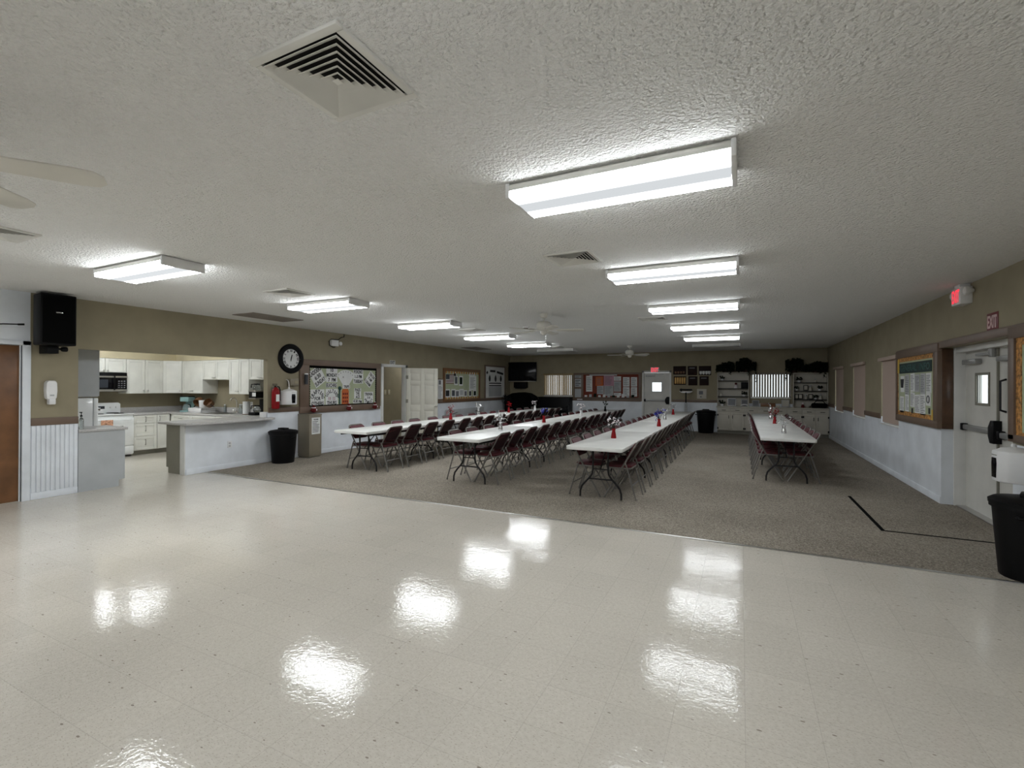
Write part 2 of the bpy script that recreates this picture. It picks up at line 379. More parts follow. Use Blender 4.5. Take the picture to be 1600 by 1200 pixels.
struct('wall_kitchen_near', B().box(-12.40, XL - .12, 3.08, 3.20, 0, CZ), 'beige', smooth=0)
# small room behind the open white door
b = B().box(-9.92, -9.80, 9.2, 13.2, 0, CZ).box(-9.8, XL - .12, 9.1, 9.2, 0, CZ).box(-9.8, XL - .12, 13.2, 13.3, 0, CZ).box(-9.92, XL - .12, 9.1, 13.3, CZ, CZ + .1)
struct('wall_passage', b, 'beige', smooth=0)

# trims: brown chair rails, baseboards, beadboard
b = B()
for y0, y1 in ((2.845, 3.345), (6.34, 7.07), (10.68, 12.12), (12.12, YB)): b.box(XL - .002, XL + .022, y0, y1, .985, 1.085, .004)
struct('trim_2', b, 'brown')
b = B().box(XL, -7.15, YB - .022, YB + .002, 1.0, 1.09, .004).box(-2.17, -.72, YB - .022, YB + .002, 1.0, 1.09, .004).box(-5.82, -3.24, YB - .022, YB + .002, .985, 1.06, .004)
struct('trim_3', b, 'brown')
b = B()
for y0, y1 in ((15.98, YB), (13.61, 14.78), (11.10, 12.39)): b.box(XR - .022, XR + .002, y0, y1, .955, 1.05, .004)
struct('trim_4', b, 'brown')
struct('trim_5', B().box(XR - .03, XR + .002, 6.0, 10.02, 2.065, 2.155, .004), 'brown')        # head board over the alcove
b = B()
for i in range(10): y = 2.85 + i * .0495; b.box(XL - .001, XL + .010, y + .003, y + .0465, .09, .985, .004)
b.box(XL - .001, XL + .016, 2.845, 3.343, 0, .09, .004)
struct('trim_6', b, 'white_wall')
b = B()
for y0, y1 in ((YF, 1.84), (4.80, 7.05), (7.45, 9.62), (10.68, YB)): b.box(XL - .001, XL + .014, y0, y1, .006 if y0 > 5 else 0, .095, .004)
struct('baseboard_left', b, 'white_wall')
b = B()
for y0, y1 in ((YF, 6.28), (8.12, YB)): b.box(XR - .014, XR + .001, y0, y1, 0.006, .10, .004)
struct('baseboard_right', b, 'white_wall')
b = B()
for x0, x1 in ((XL, -3.22), (-2.19, -.72)): b.box(x0, x1, YB - .014, YB + .001, .006, .10, .004)
struct('baseboard_back', b, 'white_wall')

# ---------------------------------------------------------------- windows
def window(n, ax, a, c, z0, z1, mull=1):
    """frame, glass and sill set in the thickness of the wall"""
    if ax == 'x': r = sroot('window_%d' % n, ((a + c) / 2, YB, 0), 0)
    else: r = sroot('window_%d' % n, (XR, (a + c) / 2, 0), -PI / 2)
    h = (c - a) / 2; f = B()
    f.box(-h, h, .05, .10, z0, z0 + .035).box(-h, h, .05, .10, z1 - .035, z1).box(-h, -h + .035, .05, .10, z0, z1).box(h - .035, h, .05, .10, z0, z1)
    if mull: f.box(-.015, .015, .05, .10, z0, z1)
    obj('window_frame', f, 'steel', r); obj('window_glass', B().box(-h + .03, h - .03, .07, .078, z0 + .03, z1 - .03), 'glass', r)
    obj('window_sill', B().box(-h, h, -.012, .05, z0 - .02, z0 + .002, .003), 'white_trim', r)
window(1, 'x', *WB1, 0); window(2, 'x', *WB2, 0)
for i, (a, c) in enumerate(WINR): window(3 + i, 'y', a, c, .875, 2.05)
def blind(loc, rz, w, z0, z1, n, ang, label, vm, gap=0., off=.0, jit=0., group=None, head=True):
    t = thing('vertical_blind', label, 'blind', loc, rz, group)
    obj('head_rail', B().box(-w / 2 - .02, w / 2 + .02, -.055, -.002, z1 - .03, z1 + .035, .005), 'white_trim' if head else vm, t)
    s = B(); pitch = w / n; rr = random.Random(len(label))
    for i in range(n):
        x = -w / 2 + gap + (i + .5) * (w - gap) / n; a = ang + rr.uniform(-jit, jit); ca, sa = math.cos(a), math.sin(a); hw = .0445
        rot = Matrix.Rotation(a, 3, 'Z')
        s.box(x - hw, x + hw, off - .001, off + .001, z0, z1 - .02, rot=rot, piv=(x, off, 0))
    obj('vane_set', s, vm, t)
    return t
def vane_mat(name, col, tr):
    m = bpy.data.materials.new(name); m.use_nodes = True; nt = m.node_tree; b = nt.nodes['Principled BSDF']
    b.inputs['Base Color'].default_value = (*col, 1); b.inputs['Roughness'].default_value = .7
    t = nd(nt, 'ShaderNodeBsdfTranslucent'); t.inputs['Color'].default_value = (*col, 1); mx = nd(nt, 'ShaderNodeMixShader'); mx.inputs[0].default_value = tr
    tc = nd(nt, 'ShaderNodeTexCoord'); n = nd(nt, 'ShaderNodeTexNoise'); n.inputs['Scale'].default_value = 40; nt.links.new(tc.outputs['Object'], n.inputs['Vector'])
    bp = nd(nt, 'ShaderNodeBump'); bp.inputs['Strength'].default_value = .1; nt.links.new(n.outputs['Fac'], bp.inputs['Height']); nt.links.new(bp.outputs['Normal'], b.inputs['Normal'])
    o = nt.nodes['Material Output']; nt.links.new(b.outputs[0], mx.inputs[1]); nt.links.new(t.outputs[0], mx.inputs[2]); nt.links.new(mx.outputs[0], o.inputs['Surface']); return m
M['vane_open'] = vane_mat('beige_translucent_vane', (.36, .26, .13), .10)
M['vane_grey'] = vane_mat('grey_beige_vane', (.22, .19, .15), .03)
M['vane_shut'] = vane_mat('pinkish_beige_vane', (.46, .36, .30), .015)
blind(((WB1[0] + WB1[1]) / 2, YB, 0), 0, 1.19, 1.18, 1.985, 16, 1.17, 'half-open beige vertical blind on the left window of the far wall, above the black piano', 'vane_open', off=.03, jit=.13, head=False)
blind(((WB2[0] + WB2[1]) / 2, YB, 0), 0, 1.15, 1.21, 1.965, 15, .88, 'half-open vertical blind on the far window between the two shelf units', 'vane_grey', off=.03, jit=.03, head=False)
for (a, c), lb, gp in zip(WINR, ('farthest', 'middle', 'nearest'), (.035, .012, .03)):
    blind((XR, (a + c) / 2, 0), -PI / 2, c - a - .01, .90, 2.06, 15, .12, 'closed beige vertical blind on the %s of the three right-wall windows' % lb, 'vane_shut', gap=gp, off=.02, head=False)

# ---------------------------------------------------------------- doors
# brown veneer door at the left edge of the photo
d = sroot('door_1', (XL, 2.345, 0), PI / 2)
obj('door_slab', B().box(-.412, .412, .03, .07, .008, 2.045, .003), 'door_wood', d)
f = B().box(-.50, -.415, -.022, .10, 0, 2.11, .004).box(.415, .497, -.022, .10, 0, 2.11, .004).box(-.50, .497, -.022, .10, 2.05, 2.115, .004).box(.398, .412, .02, .03, 0, 2.05)
obj('door_frame', f, 'white_wall', d)
# passage opening with its door swung open into the hall
d = sroot('door_2', (XL, 10.15, 0), PI / 2)
f = B().box(-.535, -.448, -.02, .122, 0, 2.10, .004).box(.448, .535, -.02, .122, 0, 2.10, .004).box(-.535, .535, -.02, .122, 2.033, 2.105, .004)
obj('door_frame', f, 'white_trim', d)
dl = bpy.data.objects.new('door_leaf', None); COL.objects.link(dl); dl.parent = d; dl.location = (.47, -.03, 0); dl.rotation_euler = (0, 0, -math.radians(38))
# leaf local: x from 0 (hinge) to .91
b = B().box(.02, .89, -.008, .008, .02, 2.02)
xs, zs = (0, .11, .40, .51, .80, .91), (.012, .23, .82, .98, 1.55, 1.66, 1.89, 2.03)
for x0, x1 in ((0, .11), (.40, .51), (.80, .91)): b.box(x0, x1, -.018, .018, .012, 2.03, .004)
for z0, z1 in ((.012, .23), (.82, .98), (1.55, 1.66), (1.89, 2.03)): b.box(.11, .40, -.0178, .0178, z0, z1, .004).box(.51, .80, -.0178, .0178, z0, z1, .004)
for x0, x1 in ((.11, .40), (.51, .80)):
    for z0, z1 in ((.23, .82), (.98, 1.55), (1.66, 1.89)): b.box(x0 + .028, x1 - .028, -.0165, .0165, z0 + .028, z1 - .028, .009)
obj('six_panel_slab', b, 'door_cream', dl)
b = B().lathe([(.028, 0), (.028, .008), (.012, .012), (.012, .035), (.028, .045), (.030, .06), (.02, .072), (1e-6, .075)], (.85, -.018, .95), 14, 'y')
b.bm.transform(Matrix.Identity(4)); obj('door_knob', b, 'chrome', dl)
for z in (.25, 1.05, 1.72): obj('hinge', B().tube([(-.004, -.022, z), (-.004, -.022, z + .10)], .011, 8).box(-.004, .05, -.021, -.0185, z, z + .1), 'toe', dl)
# far exit door
def panic_bar(parent, x0, x1, z, box_at, y=-.02):
    obj('panic_bar', B().box(x0, x1, y - .055, y, z - .032, z + .032, .012), 'grey_closer', parent)
    s = 1 if box_at > (x0 + x1) / 2 else -1
    obj('latch_box', B().prism([(box_at - .05, z - .13), (box_at + .05, z - .13), (box_at + .05, z + .13), (box_at - .03, z + .13), (box_at - .09, z + .05), (box_at - .09, z - .05)], y - .075, y, .006), 'black', parent)
    e = x0 if s > 0 else x1; obj('bar_end', B().box(e - .03, e + .03, y - .062, y, z - .045, z + .045, .008), 'black', parent)
d = sroot('door_3', (-2.705, YB, 0), 0)
wz0, wz1 = 1.36, 1.68
b = B().box(-.44, -.155, .03, .075, .01, 2.02).box(.165, .44, .03, .075, .01, 2.02).box(-.155, .165, .03, .075, .01, wz0).box(-.155, .165, .03, .075, wz1, 2.02)
obj('door_slab', b, 'door_grey', d)
obj('door_frame', B().box(-.50, -.44, -.025, .12, 0, 2.09, .004).box(.44, .50, -.025, .12, 0, 2.09, .004).box(-.50, .50, -.025, .12, 2.025, 2.09, .004), 'white_trim', d)
obj('window_glass', B().box(-.155, .165, .05, .056, wz0, wz1), 'glass', d)
obj('glass_rim', B().box(-.175, .185, .018, .035, wz1, wz1 + .02).box(-.175, .185, .018, .035, wz0 - .02, wz0).box(-.175, -.155, .018, .035, wz0, wz1).box(.165, .185, .018, .035, wz0, wz1), 'grey_closer', d)
panic_bar(d, -.40, .36, 1.045, .385, .03)
obj('door_closer', B().box(-.38, -.06, -.03, .03, 1.89, 1.95, .008).box(-.08, .24, -.025, -.010, 1.965, 1.985), 'grey_closer', d)
# right-hand double exit door in its recess
d = sroot('door_4', (2.62, 7.20, 0), -PI / 2)      # local x = -y
wz0, wz1 = 1.36, 1.70
for k, (x0, x1) in enumerate(((-.885, -.005), (.005, .885))):
    wl, wr = x0 + (.33 if k == 0 else .24), x0 + (.64 if k == 0 else .55)
    b = B().box(x0, wl, 0, .045, .012, 2.0).box(wr, x1, 0, .045, .012, 2.0).box(wl, wr, 0, .045, .012, wz0).box(wl, wr, 0, .045, wz1, 2.0)
    sl = obj('door_slab', b, 'door_grey', d)
    obj('window_glass', B().box(wl, wr, .02, .026, wz0, wz1), 'glass', d)
    obj('glass_rim', B().box(wl - .03, wr + .03, -.012, .01, wz1, wz1 + .03, .003).box(wl - .03, wr + .03, -.012, .01, wz0 - .03, wz0, .003).box(wl - .03, wl, -.012, .01, wz0, wz1, .003).box(wr, wr + .03, -.012, .01, wz0, wz1, .003), 'toe', d)
obj('astragal', B().box(-.012, .012, -.02, .0, .02, 2.0), 'toe', d)
obj('door_frame', B().box(-.918, -.885, -.115, .06, 0, 2.07, .004).box(.885, .918, -.115, .06, 0, 2.07, .004).box(-.918, .918, -.10, .06, 2.0, 2.07, .004), 'white_trim', d)
obj('threshold', B().box(-.885, .885, -.10, .06, .004, .020, .004), 'steel', d)
panic_bar(d, -.84, -.04, 1.045, .02, 0.); panic_bar(d, .12, .84, 1.02, .80, 0.)
obj('door_closer', B().box(-.80, -.42, -.07, 0, 1.84, 1.90, .01).box(-.45, -.07, -.055, -.03, 1.93, 1.96).box(-.10, -.02, -.06, 0, 1.90, 2.0, .006).box(.1, .45, -.07, 0, 1.84, 1.90, .01), 'grey_closer', d)
obj('pull_handle', B().tube([(.16, 0, 1.28), (.16, -.05, 1.30), (.16, -.05, 1.62), (.16, 0, 1.64)], .012, 8), 'dark_metal', d)

# ================================================================ CEILING FITTINGS
def make_light(lit, lens='lens'):
    t = thing('ceiling_light', '', 'ceiling light')
    obj('housing', B().box(-.60, .60, -.165, .165, -.02, .002, .003).box(-.598, .598, -.197, .197, -.052, -.018, .003), 'vent', t)
    b = B(); prof = [(-.195, -.053), (-.195, -.080), (-.180, -.090), (.180, -.090), (.195, -.080), (.195, -.053)]
    t2 = bmesh.new(); va = [t2.verts.new((-.595, y, z)) for y, z in prof]; vb = [t2.verts.new((.595, y, z)) for y, z in prof]
    for i in range(5): t2.faces.new((va[i], va[i + 1], vb[i + 1], vb[i]))
    t2.faces.new(va[::-1]); t2.faces.new(vb); b._merge(t2)
    obj('diffuser', b, lens if lit else 'lens_off', t, 0)
    for s in (-1, 1): obj('end_cap', B().box(s * .596, s * .622, -.197, .197, -.093, -.005, .004), 'plastic', t)
    return t
LIT = make_light(True); OFF = make_light(False); LITL = make_light(True, 'lens_bright')
ordn = ['nearest', 'second', 'third', 'fourth', 'farthest lit']
def place_light(x, y, lit, label, first=[True, True, True]):
    k = (2 if x < -3 else 0) if lit else 1; src = (LIT, OFF, LITL)[k]
    if first[k]: first[k] = False; src.location = (x, y, CZ); src['label'] = label; src['group'] = 'fluorescent ceiling lights'; return src
    return dup(src, (x, y, CZ), 0, label, 'fluorescent ceiling lights')
for i, y in enumerate((2.70, 5.00, 7.40, 9.85, 12.25)):
    place_light(-.645, y, True, 'lit wraparound fluorescent ceiling light, %s of the right-hand row' % ordn[i])
for i, y in enumerate((2.71, 5.04, 7.55, 10.0, 12.35)):
    place_light(-5.46, y, True, 'lit wraparound fluorescent ceiling light, %s of the left-hand row' % ordn[i])
place_light(-.645, 14.6, False, 'unlit fluorescent ceiling light at the far end of the right-hand row')
place_light(-5.46, 14.6, False, 'unlit fluorescent ceiling light at the far end of the left-hand row')
for y in (.30, -2.1, -4.5):
    place_light(-5.46, y, True, 'lit fluorescent ceiling light behind the photographer, left-hand row')
for y in (.30, -2.1, -4.5):
    place_light(-.645, y, True, 'lit fluorescent ceiling light behind the photographer, right-hand row')
place_light(-11.0, 4.5, True, 'lit fluorescent ceiling light inside the kitchen near the stove'); dup(LIT, (-10.1, 5.2, CZ), 0, 'added out-of-view ceiling light brightening the kitchen near the peninsula', 'fluorescent ceiling lights')  # the second, by the peninsula, is an added unseen lamp to lift the cabinets
dup(LIT, (-9.2, 12.55, CZ), 0, 'added out-of-view ceiling light brightening the passage', 'fluorescent ceiling lights')  # unseen lamp added to brighten the dark passage wall

def make_vent():
    t = thing('ceiling_vent', '', 'vent')
    h = .222; f = B()
    for a, c, e, g in ((-h, h, -h, -h + .032), (-h, h, h - .032, h), (-h, -h + .032, -h + .032, h - .032), (h - .032, h, -h + .032, h - .032)): f.box(a, c, e, g, -.014, .002, .003)
    obj('frame', f, 'vent', t)
    obj('duct_throat', B().box(-h + .03, h - .03, -h + .03, h - .03, -.0005, .0015), 'dark_void', t)
    b = B()
    for k in range(6):
        lo = .186 - k * .0285; hi = lo - .027; zl, zh = -.019, -.001
        if hi < .012: hi = .012
        pts = [(-1, -1), (1, -1), (1, 1), (-1, 1)]
        for i in range(4):
            p, q = pts[i], pts[(i + 1) % 4]
            for dz in (0, .0022):
                b.quad([(p[0] * lo, p[1] * lo, zl + dz), (q[0] * lo, q[1] * lo, zl + dz), (q[0] * hi, q[1] * hi, zh + dz * .2), (p[0] * hi, p[1] * hi, zh + dz * .2)])
            b.quad([(p[0] * lo, p[1] * lo, zl), (q[0] * lo, q[1] * lo, zl), (q[0] * lo, q[1] * lo, zl + .0022), (p[0] * lo, p[1] * lo, zl + .0022)])
    b.box(-.014, .014, -.014, .014, -.02, -.016)
    obj('louvre', b, 'vent', t, 20)
    return t
VENT = make_vent()
vents = [(-1.425, 1.36, 'large square louvred ceiling vent nearest the camera'), (-1.425, 4.24, 'square louvred ceiling vent left of the second right-hand light'),
         (-5.32, 4.28, 'square dark louvred ceiling vent beside the second left-hand light'), (-1.42, 8.65, 'square ceiling vent behind the third right-hand light'),
         (-5.25, 8.80, 'square ceiling vent beyond the third left-hand light'), (-5.2, 13.72, 'square ceiling vent just past the farthest lit left-hand light'),
         (-5.32, 1.55, 'square ceiling vent cut by the left edge of the photo')]
for i, (x, y, l) in enumerate(vents):
    if i == 0: VENT.location = (x, y, CZ); VENT['label'] = l; VENT['group'] = 'square ceiling vents'
    else: dup(VENT, (x, y, CZ), 0, l, 'square ceiling vents')
def grille(x, y, w, l, label):
    t = thing('return_grille', label, 'vent', (x, y, CZ)); f = B()
    for a, c, e, g in ((-w, w, -l, -l + .025), (-w, w, l - .025, l), (-w, -w + .025, -l, l), (w - .025, w, -l, l)): f.box(a, c, e, g, -.012, .002, .002)
    obj('frame', f, 'grille', t); b = B().box(-w + .02, w - .02, -l + .02, l - .02, -.001, .001)
    n = int(2 * w / .022)
    for i in range(n):
        X = -w + .03 + i * (2 * w - .06) / (n - 1); b.box(X - .006, X + .006, -l + .02, l - .02, -.009, -.002)
    obj('fins', b, 'grille', t)
grille(-7.61, 5.70, .28, .5, 'long dusty return-air grille on the ceiling above the kitchen opening')
grille(-7.75, 13.3, .28, .5, 'dark return-air grille on the ceiling in the far left')

def make_fan():
    t = thing('ceiling_fan', '', 'ceiling fan')
    obj('canopy', B().lathe([(.02, -.075), (.045, -.068), (.068, -.03), (.07, .002)], seg=20), 'fan_white', t)
    obj('downrod', B().tube([(0, 0, -.07), (0, 0, -.14)], .013, 10), 'fan_white', t)
    obj('motor_housing', B().lathe([(.03, -.29), (.075, -.285), (.10, -.265), (.125, -.23), (.125, -.17), (.10, -.14), (.04, -.125), (.015, -.12)], seg=24), 'fan_white', t)
    obj('switch_cap', B().lathe([(1e-6, -.36), (.03, -.355), (.055, -.33), (.06, -.29)], seg=18), 'fan_white', t)
    obj('pull_chain', B().tube([(.03, 0, -.355), (.031, 0, -.48)], .0025, 5).ball((.031, 0, -.485), .008, 6), 'chrome', t)
    for k in range(5):
        a = 2 * PI * k / 5; ca, sa = math.cos(a), math.sin(a)
        rot = Matrix.Rotation(a, 4, 'Z')
        b = B(); o = [(.22, -.055), (.56, -.068), (.625, -.060), (.655, -.030), (.655, .030), (.625, .060), (.56, .068), (.22, .055)]
        b.prismz(o, -.004, .004, .002); b.bm.transform(rot @ Matrix.Translation((0, 0, -.28)) @ Matrix.Rotation(math.radians(-11), 4, 'X'))
        bl = obj('fan_blade', b, 'fan_white', t)
        b = B().box(.10, .26, -.012, .012, -.004, .004).box(.20, .30, -.035, .035, .0, .006, .002); b.bm.transform(rot @ Matrix.Translation((0, 0, -.272)))
        obj('blade_iron', b, 'fan_white', bl)
    return t
FAN = make_fan()
FAN.location = (-2.98, 7.35, CZ); FAN['label'] = 'white five-blade ceiling fan over the middle of the hall'; FAN['group'] = 'white ceiling fans'; FAN.rotation_euler = (0, 0, math.radians(20))
dup(FAN, (-3.0, 14.2, CZ), math.radians(50), 'white five-blade ceiling fan farthest away, near the far exit door', 'white ceiling fans')
dup(FAN, (-2.99, .59, CZ), math.radians(54.5), 'white ceiling fan blades cut by the left edge of the photo', 'white ceiling fans')
t = thing('smoke_detector', 'small round smoke detector on the ceiling near the middle fan', 'smoke detector', (-3.99, 8.86, CZ))
obj('base', B().lathe([(.065, -.02), (.07, .002)], seg=18), 'plastic', t); obj('sensor_cap', B().lathe([(1e-6, -.042), (.035, -.04), (.05, -.02)], seg=18), 'toe', t)

# ---------------------------------------------------------------- exit signs
def letters_sign(name, label, cat, at, w, h, dpt, body, txt, tw, th, letter):
    loc, rz = at; t = thing(name, label, cat, loc, rz)
    obj('sign_panel', B().box(-w / 2, w / 2, -dpt, .002, -h / 2, h / 2, .003), body, t); obj('lettering', B().text(txt, 0, 0, tw, th, -dpt - .0012), letter, t); return t
letters_sign('exit_sign', 'maroon EXIT plaque with pale letters above the right double door', 'sign', onR(6.69, 2.245), .25, .19, .006, 'sign_red', 'EXIT', .205, .135, 'pale_pink')
letters_sign('exit_sign', 'small white EXIT card with black letters over the open passage doorway', 'sign', onL(10.07, 2.155), .22, .115, .004, 'paper', 'EXIT', .18, .085, 'ink')
t = thing('exit_sign', 'glowing red EXIT sign above the far exit door', 'sign', onB(-2.76, 2.125)[0], 0)
obj('housing', B().box(-.15, .15, -.05, .002, -.095, .095, .008), 'plastic', t); obj('lit_letters', B().text('EXIT', 0, 0, .25, .15, -.0525), 'exit_glow', t)
t = thing('exit_sign', 'boxy emergency EXIT sign with red letters and lamp heads high on the right wall', 'sign', (XR, 7.30, CZ - .13), -PI / 2)
obj('housing', B().box(-.13, .13, -.11, .002, -.105, .095, .01), 'plastic', t); obj('canopy', B().box(-.07, .07, -.10, .0, .095, .131, .006), 'plastic', t)
obj('lit_letters', B().text('EXIT', 0, -.005, .21, .15, -.1125), 'exit_glow', t)
for s in (-1, 1): obj('lamp_head', B().lathe([(.02, -.05), (.045, 0), (.047, .03), (.03, .04)], (s * .185, -.06, .03), 14, 'y').tube([(s * .12, -.06, .03), (s * .185, -.05, .03)], .01, 6), 'plastic', t)

# ================================================================ KITCHEN
def door_front(b, x0, x1, z0, z1, y, fr=.055, t=.02):
    """shaker door/drawer front: slab with raised frame, facing -Y"""
    b.box(x0, x1, y - t * .55, y, z0, z1, .002)
    if x1 - x0 > .14 and z1 - z0 > .14:
        b.box(x0, x0 + fr, y - t, y - t * .5, z0, z1, .003).box(x1 - fr, x1, y - t, y - t * .5, z0, z1, .003).box(x0 + fr, x1 - fr, y - t, y - t * .5, z0, z0 + fr, .003).box(x0 + fr, x1 - fr, y - t, y - t * .5, z1 - fr, z1, .003)
    return b
def knob(parent, x, z, y, m='steel'):
    obj('door_knob', B().lathe([(.007, 0), (.007, .012), (.018, .018), (.019, .028), (.010, .034), (1e-6, .035)], (x, y, z), 10, 'y'), m, parent)
def pull(parent, x, z, y, l=.11, vert=False, m='steel', name='drawer_pull'):
    a = (0, 0, l / 2) if vert else (l / 2, 0, 0)
    obj(name, B().tube([(x - a[0], y, z - a[2]), (x - a[0], y - .025, z - a[2]), (x + a[0], y - .025, z + a[2]), (x + a[0], y, z + a[2])], .008, 8), m, parent)
def cabinet(name, label, loc, rz, w, z0, z1, dpt, doors, m='cab_white', toe=False, group=None, hw='knob', gap=.004, hwm='steel'):
    """local frame: back against y=0, front faces -Y. doors = list of (x0,x1,z0,z1,kind,handle_x,handle_z)"""
    t = thing(name, label, 'cabinet', loc, rz, group)
    b = B()
    if toe: b.box(-w / 2, w / 2, -dpt, 0, z0 + .10, z1, .002)
    else: b.box(-w / 2, w / 2, -dpt, 0, z0, z1, .002)
    obj('carcass', b, m, t)
    if toe: obj('toe_kick', B().box(-w / 2, w / 2, -dpt + .06, -.01, z0, z0 + .10), 'toe', t)
    for x0, x1, a, c, kind, hx, hz in doors:
        d = obj(kind, door_front(B(), x0 + gap, x1 - gap, a + gap, c - gap, -dpt), m, t)
        if hx is None: continue
        if kind == 'drawer': pull(d, hx, hz, -dpt - .02, m=hwm, vert=(hw == 'vpull'))
        elif hw == 'knob': knob(d, hx, hz, -dpt - .02, hwm)
        else:
            pull(d, hx, hz, -dpt - .02, .09, hw in ('vpull', 'mix'), hwm, 'door_pull')
            if hw == 'mix':
                for z in (c - .08, a + .08): X = x0 + .02 if hx > (x0 + x1) / 2 else x1 - .02; obj('hinge', B().box(X - .018, X + .018, -dpt - .026, -dpt - .018, z - .03, z + .03, .003), hwm, d)
    return t
KB = lambda y, z=0.: ((-12.402, y, z), PI / 2)      # cabinets on the kitchen's back wall, front faces +x
KF = lambda x, z=0.: ((x, 6.922, z), 0.)            # cabinets on the far wall, front faces -y
G1 = 'white wall cabinets in the kitchen'
# upper run, back wall
w = .76
cabinet('wall_cabinet', 'short white wall cabinet over the microwave', *KB(5.20), w, 1.79, 2.09, .33, [(-.38, -.0, 1.79, 2.09, 'door', -.04, 1.83), (0, .38, 1.79, 2.09, 'door', .04, 1.83)], group=G1)
w = .73
cabinet('wall_cabinet', 'two-door white wall cabinet right of the microwave', *KB(5.945), w, 1.335, 2.09, .33, [(-.365, 0, 1.335, 2.09, 'door', -.04, 1.40), (0, .365, 1.335, 2.09, 'door', .04, 1.40)], group=G1)
# corner cabinet
t = thing('wall_cabinet', 'single-door white wall cabinet set diagonally in the kitchen corner', 'cabinet', (-12.398, 6.918, 0), 0, G1)
obj('carcass', B().prismz([(0, 0), (0, -.605), (.33, -.605), (.605, -.33), (.605, 0)], 1.335, 2.09), 'cab_white', t)
b = door_front(B(), -.185, .185, 1.34, 2.085, 0.); b.bm.transform(Matrix.Translation((.467, -.467, 0)) @ Matrix.Rotation(PI / 4, 4, 'Z')); dd = obj('door', b, 'cab_white', t)
b = B().lathe([(.006, 0), (.006, .012), (.014, .018), (.015, .026), (1e-6, .032)], (.15, -.02, 1.39), 10, 'y'); b.bm.transform(Matrix.Translation((.467, -.467, 0)) @ Matrix.Rotation(PI / 4, 4, 'Z')); obj('door_knob', b, 'steel', dd)
cabinet('wall_cabinet', 'one-door white wall cabinet left of the sink', *KF(-11.395), .79, 1.335, 2.09, .33, [(-.39, .395, 1.335, 2.09, 'door', .0, 1.39)], group=G1, hw='pull')
cabinet('wall_cabinet', 'short two-door white wall cabinet over the sink', *KF(-10.53), .94, 1.65, 2.09, .33, [(-.47, 0, 1.65, 2.09, 'door', -.05, 1.70), (0, .47, 1.65, 2.09, 'door', None, 0)], group=G1, hw='pull')
cabinet('wall_cabinet', 'narrow tall two-door white wall cabinet right of the sink', *KF(-9.73), .66, 1.335, 2.09, .33, [(-.33, 0, 1.335, 2.09, 'door', -.05, 1.40), (0, .33, 1.335, 2.09, 'door', None, 0)], group=G1, hw='pull')
cabinet('wall_cabinet', 'short white wall cabinet above the coffee brewer', *KF(-9.005), .785, 1.65, 2.09, .33, [(-.39, 0, 1.65, 2.09, 'door', -.05, 1.70), (0, .39, 1.65, 2.09, 'door', .05, 1.70)], group=G1, hw='pull')
# bulkhead above the cabinets
struct('trim_7', B().box(-12.40, -12.05, 3.2, 6.92, 2.092, CZ).box(-12.05, XL - .12, 6.575, 6.92, 2.092, CZ), 'cream', smooth=0)
# base run
cabinet('base_cabinet', 'white three-drawer base cabinet beside the stove', *KB(5.82), .46, 0, .865, .60, [(-.23, .23, .68, .865, 'drawer', 0, .775), (-.23, .23, .40, .68, 'drawer', 0, .57), (-.23, .23, .10, .40, 'drawer', 0, .27)], toe=True, group='white base cabinets in the kitchen', hw='vpull')
cabinet('base_cabinet', 'narrow one-door white base cabinet right of the drawers', *KB(6.19), .27, 0, .865, .60, [(-.135, .125, .10, .865, 'door', -.09, .78)], toe=True, group='white base cabinets in the kitchen', hw='vpull')
cabinet('base_cabinet', 'white sink base cabinet behind the peninsula counter', (-10.40, 6.918, 0), 0, 2.55, 0, .70, .595, [(-1.27, -.60, .10, .70, 'door', -.66, .64), (-.60, .30, .10, .70, 'door', .24, .64), (.30, 1.27, .10, .70, 'door', .36, .64)], toe=True, group='white base cabinets in the kitchen', hw='pull')
sb = bpy.data.objects['base_cabinet.002']
obj('front_rail', B().box(-1.275, 1.275, -.595, -.575, .70, .862), 'cab_white', sb); obj('corner_filler', B().box(-1.39, -1.27, -.583, -.575, .10, .862), 'cab_white', sb)
for x0, x1 in ((-1.27, -.60), (-.60, .30), (.30, 1.27)): dr = obj('drawer', door_front(B(), x0 + .004, x1 - .004, .71, .855, -.595), 'cab_white', sb); pull(dr, (x0 + x1) / 2, .78, -.615)
# worktop with sink hole left plain (sink drops on top) and upstand
t = thing('worktop', 'L-shaped pale speckled worktop along the kitchen walls', 'worktop', (-12.40, 6.92, 0))
SX0, SX1, SY0, SY1 = 1.62, 2.38, -.52, -.10
b = B()
b.box(.002, .625, -1.335, -.625, .867, .905, .004)
for x0, x1, y0, y1 in ((.002, SX0, -.625, -.002), (SX1, 3.78, -.625, -.002), (SX0, SX1, -.625, SY0), (SX0, SX1, SY1, -.002)): b.box(x0, x1, y0, y1, .867, .905)
obj('slab', b, 'counter', t)
obj('upstand', B().box(.002, .02, -1.335, -.002, .905, 1.02, .003).box(.02, 3.78, -.02, -.002, .905, 1.02, .003), 'counter', t)
t = thing('kitchen_sink', 'stainless steel sink set in the L-shaped kitchen worktop', 'sink', (-10.40, 6.61, .906))
b = B()
for x0, x1, y0, y1 in ((-.40, .40, -.235, -.20), (-.40, .40, .20, .235), (-.40, -.37, -.2, .2), (.37, .40, -.2, .2), (-.012, .012, -.2, .2)): b.box(x0, x1, y0, y1, -.001, .006, .002)
obj('rim', b, 'steel', t)
for s in (-1, 1):
    x0, x1 = sorted((s * .014, s * .368)); b = B().box(x0, x1, -.198, .198, -.19, -.186)
    b.box(x0, x0 + .004, -.198, .198, -.19, 0).box(x1 - .004, x1, -.198, .198, -.19, 0).box(x0, x1, -.198, -.194, -.19, 0).box(x0, x1, .194, .198, -.19, 0); obj('basin', b, 'steel', t)
